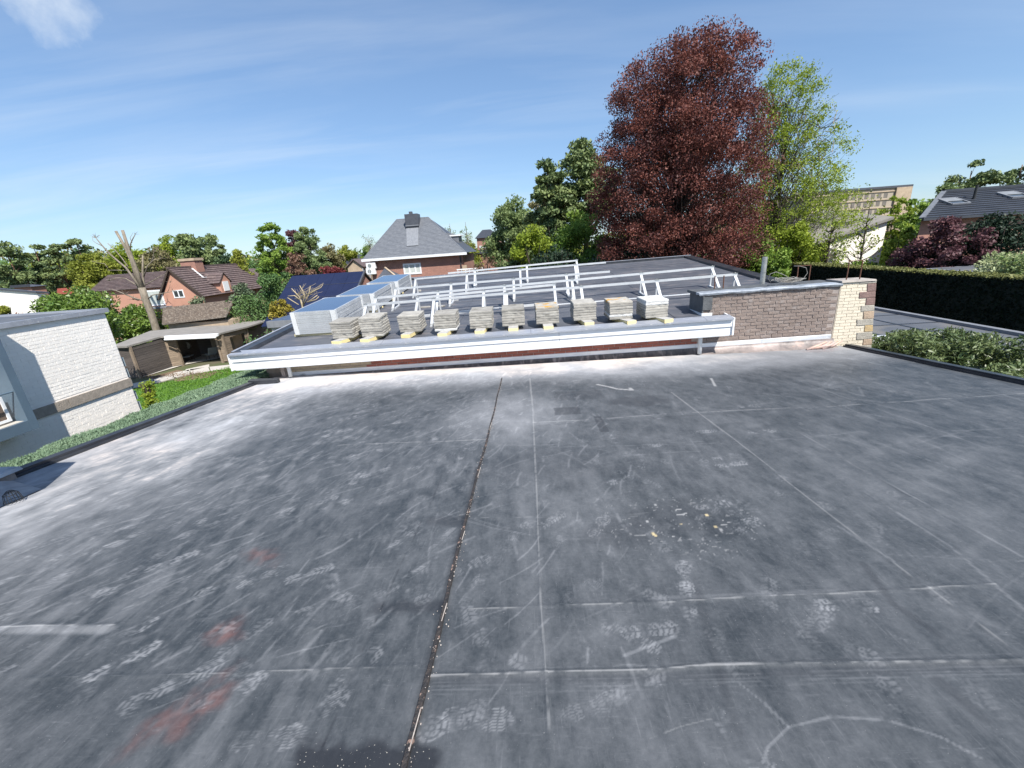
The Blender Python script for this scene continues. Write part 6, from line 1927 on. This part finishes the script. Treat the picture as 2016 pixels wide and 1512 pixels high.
# pines right of centre
pine('leaning pine with layered crown, left of the copper beech', 1028, 1132, 310, 34, crown_from=.52, ncl=36, per=210, bend=-.2, group='pines left of the copper beech')
pine('taller round-topped pine close to the copper beech', 1092, 1215, 262, 36, crown_from=.50, ncl=46, per=230, group='pines left of the copper beech')
tree('dense dark green tree with ivy below the two pines', 1085, 1215, 400, 32, L_mid, M_barkdark, crown_from=.1, nclump=60, per=170, leafs=.14, clr=.3)
bush('dark narrow fir under the leaning pine', 1062, 1112, 400, 560, 33, L_fir, 5000, .14, name='fir_tree', cat='tree', kind='cone', ncl=30)
tree('round pale green tree right of the slate-roofed house', 948, 1062, 388, 40, L_pale, M_bark, crown_from=.2, nclump=90, per=150, leafs=.15, clr=.26)
tree('olive-tinted tree between the round pale tree and the pines', 1015, 1092, 392, 41, L_olive, M_bark, crown_from=.2, nclump=60, per=130, leafs=.15, clr=.28)
bush('bright yellow-green bush in front of the pale round tree', 998, 1100, 440, 575, 29, L_lime, 9000, .12, ncl=50, clr=.28)
bush('mid-green arching bush below the pines', 1075, 1195, 432, 575, 30, L_mid, 9000, .12, ncl=50, clr=.28)
bush('low dark evergreen bush behind the far roof edge', 1040, 1145, 477, 570, 27, L_firdark, 6000, .11, ncl=36)
bush('dark green undergrowth at the foot of the copper beech', 1130, 1290, 480, 580, 25.5, L_firdark, 8000, .11, ncl=44)
bush('green shrub under the right side of the copper beech', 1470, 1560, 450, 575, 24, L_mid, 7000, .11, ncl=36)
bush('yellow-green shrub beside the white gable building', 1510, 1618, 432, 580, 27.5, L_lime, 12000, .10, ncl=60, clr=.26)
bush('loose lime shrub right of the white gable', 1752, 1815, 420, 580, 29.5, L_mid, 7000, .10, ncl=50, clr=.26)
tree('slender yellow-green tree in front of the apartment block', 1730, 1805, 378, 34, L_lime, M_barkdark, crown_from=.3, nclump=70, per=80, leafs=.11, clr=.22, rb=.02)
tree('thin tree with sparse leaves before the apartment block windows', 1625, 1740, 372, 36, L_yellow, M_barkdark, crown_from=.3, nclump=60, per=22, leafs=.10, clr=.22, rb=.02, up=1.0)
tree('green tree left of the black-roofed house', 1778, 1830, 388, 34, L_mid, M_bark, crown_from=.2, nclump=50, per=110, leafs=.14)
tree('small light tree peeping over the black roof', 1830, 1905, 362, 40, L_pale, M_bark, crown_from=.3, nclump=50, per=110, leafs=.15)
pine('flat-topped pine above the black roof', 1876, 1962, 317, 44, crown_from=.66, ncl=22, dens=1, per=160, group='pines above the black roof')
pine('pine cropped by the right edge of the picture', 1974, 2060, 305, 44, crown_from=.6, ncl=22, dens=1, per=160, group='pines above the black roof')
tree('purple-leaved plum tree in front of the black-roofed house', 1798, 1952, 424, 19.5, L_prunus, M_barkdark, crown_from=.3, nclump=120, per=130, leafs=.085, clr=.2, name='plum_tree', up=1.0, rb=.02)
bush('dark evergreen under the plum tree', 1790, 1900, 470, 560, 20.5, L_firdark, 6000, .09, ncl=36)
bush('dark blue-green conifer right of the plum tree', 1925, 2060, 402, 570, 19, L_firdark, 11000, .085, name='conifer_bush', ncl=60)
bush('viburnum with cream flower heads at the right edge', 1942, 2060, 487, 560, 14, L_vib, 5000, .06, ncl=30, name='viburnum_bush')
# small twiggy trees against the sky
def bare_tree(label, px, pytop, Y, w, n=60, m_=None, leafy=None, name='bare_tree'):
    top = atY(px, pytop, Y); H = top[2] - GZ
    t = thing(name, label, 'tree', (top[0], Y, GZ))
    mb = MB()
    mb.tube([(0, 0, 0), (.05, 0, H * .5), (0, 0, H)], [H * .012 + .04, H * .008 + .02, .015], 6)
    tips = []
    for i in range(n):
        z0 = H * random.uniform(.45, .92); a_ = random.uniform(0, 2 * pi); L_ = w * random.uniform(.4, 1) * (1.2 - z0 / H)
        p = Vector((cos(a_) * L_, sin(a_) * L_, z0 + L_ * random.uniform(.4, 1.1)))
        p.z = min(p.z, H)
        mb.tube([(0, 0, z0), Vector((0, 0, z0)).lerp(p, .5) + Vector((0, 0, -.08)), p], [.03, .018, .008], 3, cap=False)
        tips.append(p)
    mb.build('trunk', m_ or M_bark, t)
    if leafy:
        V, rn = clump_leaves(np.array([tuple(p) for p in tips]), np.full(len(tips), w * .16), 10, .085)
        link('crown', fast_quads('crown', V, leafy, rn), t)
    return t
bare_tree('thin sparse tree against the sky right of the slate-roofed house', 916, 437, 44, 1.6, 70, None, L_pale)
bare_tree('faint twiggy tree just right of the slate roof dormer', 885, 440, 48, 1.8, 60, None, L_pale)
bare_tree('faint twiggy tree left of the slate roof', 725, 462, 55, 2.6, 80, None, L_pale)
bare_tree('thin leaning tree with lime leaves in front of the white gable', 1712, 408, 26.5, 1.8, 60, M_barkdark, L_lime)
bare_tree('open twiggy tree with lime leaves at the left corner of the white gable', 1642, 420, 26, 1.6, 60, M_barkdark, L_lime)
bush('low lime bushes along the foot of the white gable', 1630, 1760, 508, 560, 26, L_mid, 6000, .09, ncl=50, depth=.5)
tree('yellow-green low tree right of the slate-roofed house', 888, 945, 470, 50, L_yellow, M_bark, crown_from=.2, nclump=50, per=100, leafs=.17)
bush('light bare-looking shrub in front of the brick annex', 925, 985, 500, 545, 30, L_brown, 700, .08, ncl=24)
bush('small green shrub below the brick house window', 812, 868, 543, 580, 27, L_mid, 3500, .09, ncl=20)

# woodland closing the horizon
for wi, (lf_, nm) in enumerate(((L_yellow, 'w'), (L_thuja, 'w'), (L_olive, 'w'), (L_mid, 'w'))):
    n = 150
    pxs_ = rng.uniform(-150, 2150, n)
    Cw = []
    for px_ in pxs_:
        Y_ = random.uniform(88, 120)
        hy = 485 - .07 * (px_ - 1035)
        sky_y = float(np.interp(px_, [-150, 0, 180, 420, 640, 720, 900, 1000, 1650, 1850, 2016], [500, 492, 484, 490, 488, 486, 474, 470, 400, 388, 380]))
        top_ = sky_y + random.uniform(0, 26)
        p = atY(px_, top_, Y_)
        k_ = 0
        while k_ < 5:
            Cw.append((p[0] + random.uniform(-2, 2), Y_ + random.uniform(-2, 2), p[2] - 1.6 - k_ * 2.3)); k_ += 1
    Cw = np.array(Cw)
    V, rn = clump_leaves(Cw, rng.uniform(1.5, 2.6, len(Cw)), 34, .55, .8, 1.5, .4, .3)
    link('distant_woodland', fast_quads('distant_woodland', V, lf_, rn), None, kind='stuff')

# left background
pine('first tall pine of the wood at the far left', -40, 48, 474, 62, crown_from=.22, ncl=34, per=150, group='pines in the wood on the left')
pine('second pine of the wood, bare reddish stem', 28, 92, 474, 66, crown_from=.22, ncl=30, per=150, group='pines in the wood on the left')
pine('third pine of the wood with crooked limbs', 66, 128, 470, 60, crown_from=.22, ncl=30, per=150, group='pines in the wood on the left')
pine('rightmost and tallest pine of the wood at the left', 110, 178, 460, 62, crown_from=.22, ncl=34, per=150, group='pines in the wood on the left')
bush('dark undergrowth of the wood at the far left', -60, 190, 520, 600, 68, L_fir, 9000, .22, name='undergrowth', cat='undergrowth', ncl=60, depth=.3, clr=.5)
tree('yellow-green tree right of the pine wood', 128, 222, 496, 54, L_yellow, M_bark, crown_from=.15, nclump=70, per=140, leafs=.17, clr=.28)
tree('bright lime tree behind the pollarded trunk', 190, 285, 475, 60, L_lime, M_bark, crown_from=.15, nclump=70, per=140, leafs=.18, clr=.28)
tree('brown-twigged tree behind the pollarded trunk, right side', 262, 345, 488, 50, L_olive, M_bark, crown_from=.15, nclump=60, per=120, leafs=.16, clr=.28)
tree('lime tree left of the dark round pine', 292, 352, 462, 64, L_lime, M_bark, crown_from=.15, nclump=50, per=130, leafs=.18, clr=.3)
pine('dark dense pine behind the pink house chimney', 328, 412, 452, 56, crown_from=.28, ncl=40, per=190, group=None)
tree('light leafy tree right of the dark dense pine', 375, 430, 456, 64, L_pale, M_bark, crown_from=.15, nclump=45, per=130, leafs=.18, clr=.3)
pine('smaller dark pine with a pointed top', 412, 452, 476, 58, crown_from=.3, ncl=22, per=150)
bush('yellow-green pointed larch behind the pink house', 438, 490, 488, 575, 50, L_yellow, 5000, .16, kind='cone', name='larch_tree', cat='tree', ncl=34)
bush('dark fir beside the yellow-green larch', 415, 470, 492, 560, 53, L_fir, 4000, .17, name='fir_tree', cat='tree', ncl=30)
tree('tall fresh green tree left of the purple crown', 490, 560, 434, 46, L_mid, M_bark, crown_from=.15, nclump=70, per=140, leafs=.15, clr=.26)
tree('purple-brown tree between two green ones', 540, 602, 448, 48, L_prunus, M_barkdark, crown_from=.2, nclump=60, per=110, leafs=.14, clr=.26)
tree('blue-green tree right of the purple crown', 568, 630, 442, 47, L_pale, M_bark, crown_from=.15, nclump=60, per=120, leafs=.14, clr=.26)
tree('low brown budding tree below the purple crown', 545, 612, 492, 40, L_brown, M_barkdark, crown_from=.15, nclump=50, per=90, leafs=.12, clr=.26)
tree('olive budding tree left of the stone cottage', 610, 672, 474, 52, L_olive, M_bark, crown_from=.15, nclump=60, per=120, leafs=.16, clr=.28)
tree('yellow-olive tree above the stone cottage', 655, 712, 480, 56, L_yellow, M_bark, crown_from=.15, nclump=60, per=120, leafs=.17, clr=.28)
tree('green tree just left of the slate roof', 700, 745, 478, 62, L_mid, M_bark, crown_from=.15, nclump=45, per=110, leafs=.18, clr=.28)
bush('dark red shrub above the solar roof', 622, 675, 521, 556, 36, L_red, 2500, .12, ncl=20)
bush('far dark band of trees closing the view between houses', 420, 560, 500, 590, 75, L_thuja, 6000, .25, name='far_trees', cat='trees', ncl=50, depth=.3, clr=.4)
bush('clipped dark green thuja dome left of the solar roof', 500, 575, 528, 640, 27, L_thuja, 9000, .09, name='thuja_bush', kind='column', ncl=60, clr=.3)
bush('loose grey-green conifer in front of the pink house', 425, 512, 530, 660, 36.5, L_conifergrey, 9000, .13, name='conifer_tree', cat='tree', kind='cone', ncl=60, clr=.26)
bush('open grey-green conifer behind the shed roof', 345, 425, 578, 690, 37, L_conifergrey, 6000, .13, name='conifer_tree', cat='tree', kind='cone', ncl=44, clr=.28)
bush('broad dark laurel below the grey-green conifer', 420, 545, 575, 660, 35.5, L_thuja, 8000, .12, ncl=50)
bush('bright yellow-green laurel behind the shed', 425, 505, 612, 665, 35.2, L_lime, 5000, .08, ncl=36)
bush('gold clipped conifer mound beside the bare tree', 526, 574, 586, 640, 22, L_gold, 4000, .07, ncl=26)
bush('laurel bush left of the pink house', 60, 205, 562, 670, 21, L_laurel, 20000, .085, ncl=90, clr=.3, aspect=2.2)
bush('orange-red shrub at the far left edge', -20, 42, 606, 660, 19, L_redorange, 2500, .07, ncl=20)
bush('olive shrub at the far left edge above the orange one', -20, 22, 592, 650, 19.5, L_yellow, 1800, .07, ncl=14)
bush('dense laurel hedge around the pollarded trunk, left part', 196, 300, 600, 690, 37.5, L_laurel, 11000, .13, name='laurel_hedge', cat='hedge', kind='column', ncl=60, clr=.3, aspect=2.2)
bush('dense laurel hedge around the pollarded trunk, right part', 285, 350, 606, 690, 38, L_laurel, 5000, .1, name='laurel_hedge', cat='hedge', kind='column', ncl=40, clr=.3, aspect=2.2)
bush('clipped dark hedge behind the right end of the shed', 486, 600, 640, 740, 20, L_thuja, 9000, .07, name='clipped_hedge', cat='hedge', kind='column', ncl=60, clr=.28)
bush('small bright sapling at the corner of the white house', 262, 296, 738, 800, 14, L_lime, 1300, .05, name='sapling', cat='sapling', ncl=22, clr=.5)

# pollarded big tree
TY = 36.0
TK = .56 * 36.0 / 24.2
pt = thing('pollarded_tree', 'big pollarded tree with bare cut limbs standing behind the shed', 'tree', (0, 0, 0))
def q_(px, py, dy=0.0): return Vector(atY(px, py, TY + dy))
mb = MB()
def lb(pts, rad, n=7):
    mb.tube([q_(*p) for p in pts], [r * TK for r in rad], n)
lb([(324, 720), (310, 655), (298, 618), (286, 588), (279, 566)], [.40, .35, .33, .33, .32], 12)
lb([(281, 572), (268, 531), (252, 487), (241, 453)], [.24, .19, .15, .13], 10)
lb([(275, 570), (260, 517), (246, 486), (228, 455)], [.17, .14, .12, .12], 9)
lb([(284, 585), (283, 560, .3), (281, 535, .3), (281, 503, .3)], [.16, .12, .09, .06])
lb([(283, 545, .3), (290, 524, .3), (302, 512, .4), (318, 509, .4)], [.07, .055, .04, .02], 6)
lb([(296, 518, .4), (302, 505, .5), (303, 496, .5), (312, 489, .5)], [.045, .035, .03, .015], 6)
lb([(281, 575), (264, 549, -.3), (248, 527, -.5), (230, 512, -.5), (215, 499, -.5), (200, 482, -.6), (186, 465, -.6)], [.13, .11, .10, .085, .075, .055, .03])
lb([(201, 484, -.6), (190, 479, -.6), (183, 474, -.6), (182, 465, -.6)], [.04, .025, .018, .012], 5)
lb([(252, 525, -.3), (240, 508), (226, 492), (212, 479)], [.05, .045, .04, .03], 6)
lb([(256, 497), (257, 480), (262, 469), (266, 462)], [.07, .055, .045, .035], 6)
lb([(260, 478), (256, 468), (262, 458)], [.03, .02, .01], 5)
lb([(280, 568), (262, 557), (247, 548), (230, 547), (210, 553)], [.07, .055, .045, .04, .025], 6)
lb([(254, 533), (236, 532), (212, 532)], [.05, .04, .03], 6)
lb([(213, 529), (206, 519), (190, 517), (180, 514)], [.03, .025, .018, .008], 5)
lb([(290, 592), (270, 589), (246, 579), (228, 572), (214, 569)], [.11, .09, .065, .045, .03], 6)
lb([(285, 562), (300, 553), (314, 545), (328, 538)], [.055, .04, .03, .012], 6)
lb([(292, 588), (300, 581), (318, 578), (333, 575), (346, 572)], [.06, .05, .04, .03, .015], 6)
lb([(330, 575), (334, 566), (335, 555)], [.025, .018, .01], 5)
for i in range(90):
    bs_ = random.choice([(262, 590), (272, 592), (216, 500), (188, 468), (312, 489), (318, 509), (302, 510), (214, 553), (340, 572), (186, 515), (265, 461), (335, 556), (303, 496), (246, 579)])
    a_ = random.uniform(0, 2 * pi); L_ = random.uniform(3, 12)
    mb.tube([q_(*bs_), q_(bs_[0] + cos(a_) * L_, bs_[1] - abs(sin(a_)) * L_, random.uniform(-.4, .4))], [.018, .005], 3)
mb.build('trunk', M_bark, pt, smooth=True)
# small pruned pale tree
sp_ = thing('pruned_sapling', 'small pale pruned tree with stubby branches in front of the solar roof', 'tree', (0, 0, 0))
def q2(px, py, dy=0): return Vector(atY(px, py, 17.2 + dy))
mb = MB()
mb.tube([q2(600, 640), q2(597, 615), q2(595, 600), q2(592, 590)], [.05, .042, .036, .03], 7)
for seq in ([(594, 603), (590, 585), (574, 568)], [(596, 603), (608, 580), (611, 563)], [(596, 600), (600, 580), (590, 562)], [(606, 595), (616, 588), (625, 581)], [(590, 590), (580, 582), (567, 583)], [(588, 600), (575, 592), (566, 586)], [(608, 580), (620, 572), (632, 566), (636, 560)], [(604, 595), (622, 590), (628, 584)]):
    mb.tube([q2(*p) for p in seq], [.026, .022, .017, .009][:len(seq)], 6)
for i in range(26):
    mb.tube([q2(590 + random.uniform(-10, 20), 585 + random.uniform(-5, 10)), q2(600 + random.uniform(-30, 42), 568 + random.uniform(-12, 10))], [.012, .004], 3)
mb.build('trunk', M_barkpale, sp_, smooth=True)

# white garden furniture far behind the racks
gf = atY(925, 533, 33)
rl_ = thing('white_railing', 'low white railing and terrace wall behind the farthest rack', 'railing', (gf[0], 33, gf[2] - .6))
for k in range(7):
    MB().box(-.05 + k * .3 - .9, .0 + k * .3 - .9, -.02, .03, 0, .7).build('baluster', M_white, rl_)
MB().box(-1.0, 1.0, -.04, .05, .7, .78).build('handrail', M_white, rl_)
MB().box(-1.0, 1.0, -.03, .04, .1, .16).build('bottom_rail', M_white, rl_)
MB().box(-6, 3.4, .2, .4, -4, -.15).build('terrace_wall', mat('terrace_pink', (.5, .38, .31), None, 2, .9), rl_)
for k, px in enumerate((955, 975)):
    p = atY(px, 537, 32)
    t = thing('garden_table', ['left', 'right'][k] + ' white garden table behind the farthest rack', 'table', (p[0], 32, p[2] - .55), 'white garden tables')
    MB().box(-.45, .45, -.3, .3, .5, .56).build('table_top', M_white, t)
    for sx in (-.35, .35):
        for sy in (-.22, .22):
            MB().box(sx - .03, sx + .03, sy - .03, sy + .03, -3.0 if False else 0, .5).build('leg', M_white, t)
    MB().box(-.6, .6, -.4, .4, -4, -.002).build('plinth', M_stonehouse, t)

print('tris', sum(sum(len(p.vertices) - 2 for p in o.data.polygons) if len(o.data.polygons) < 2000 else 2 * len(o.data.polygons) for o in bpy.data.objects if o.type == 'MESH'))
print('done building', len(bpy.data.objects))
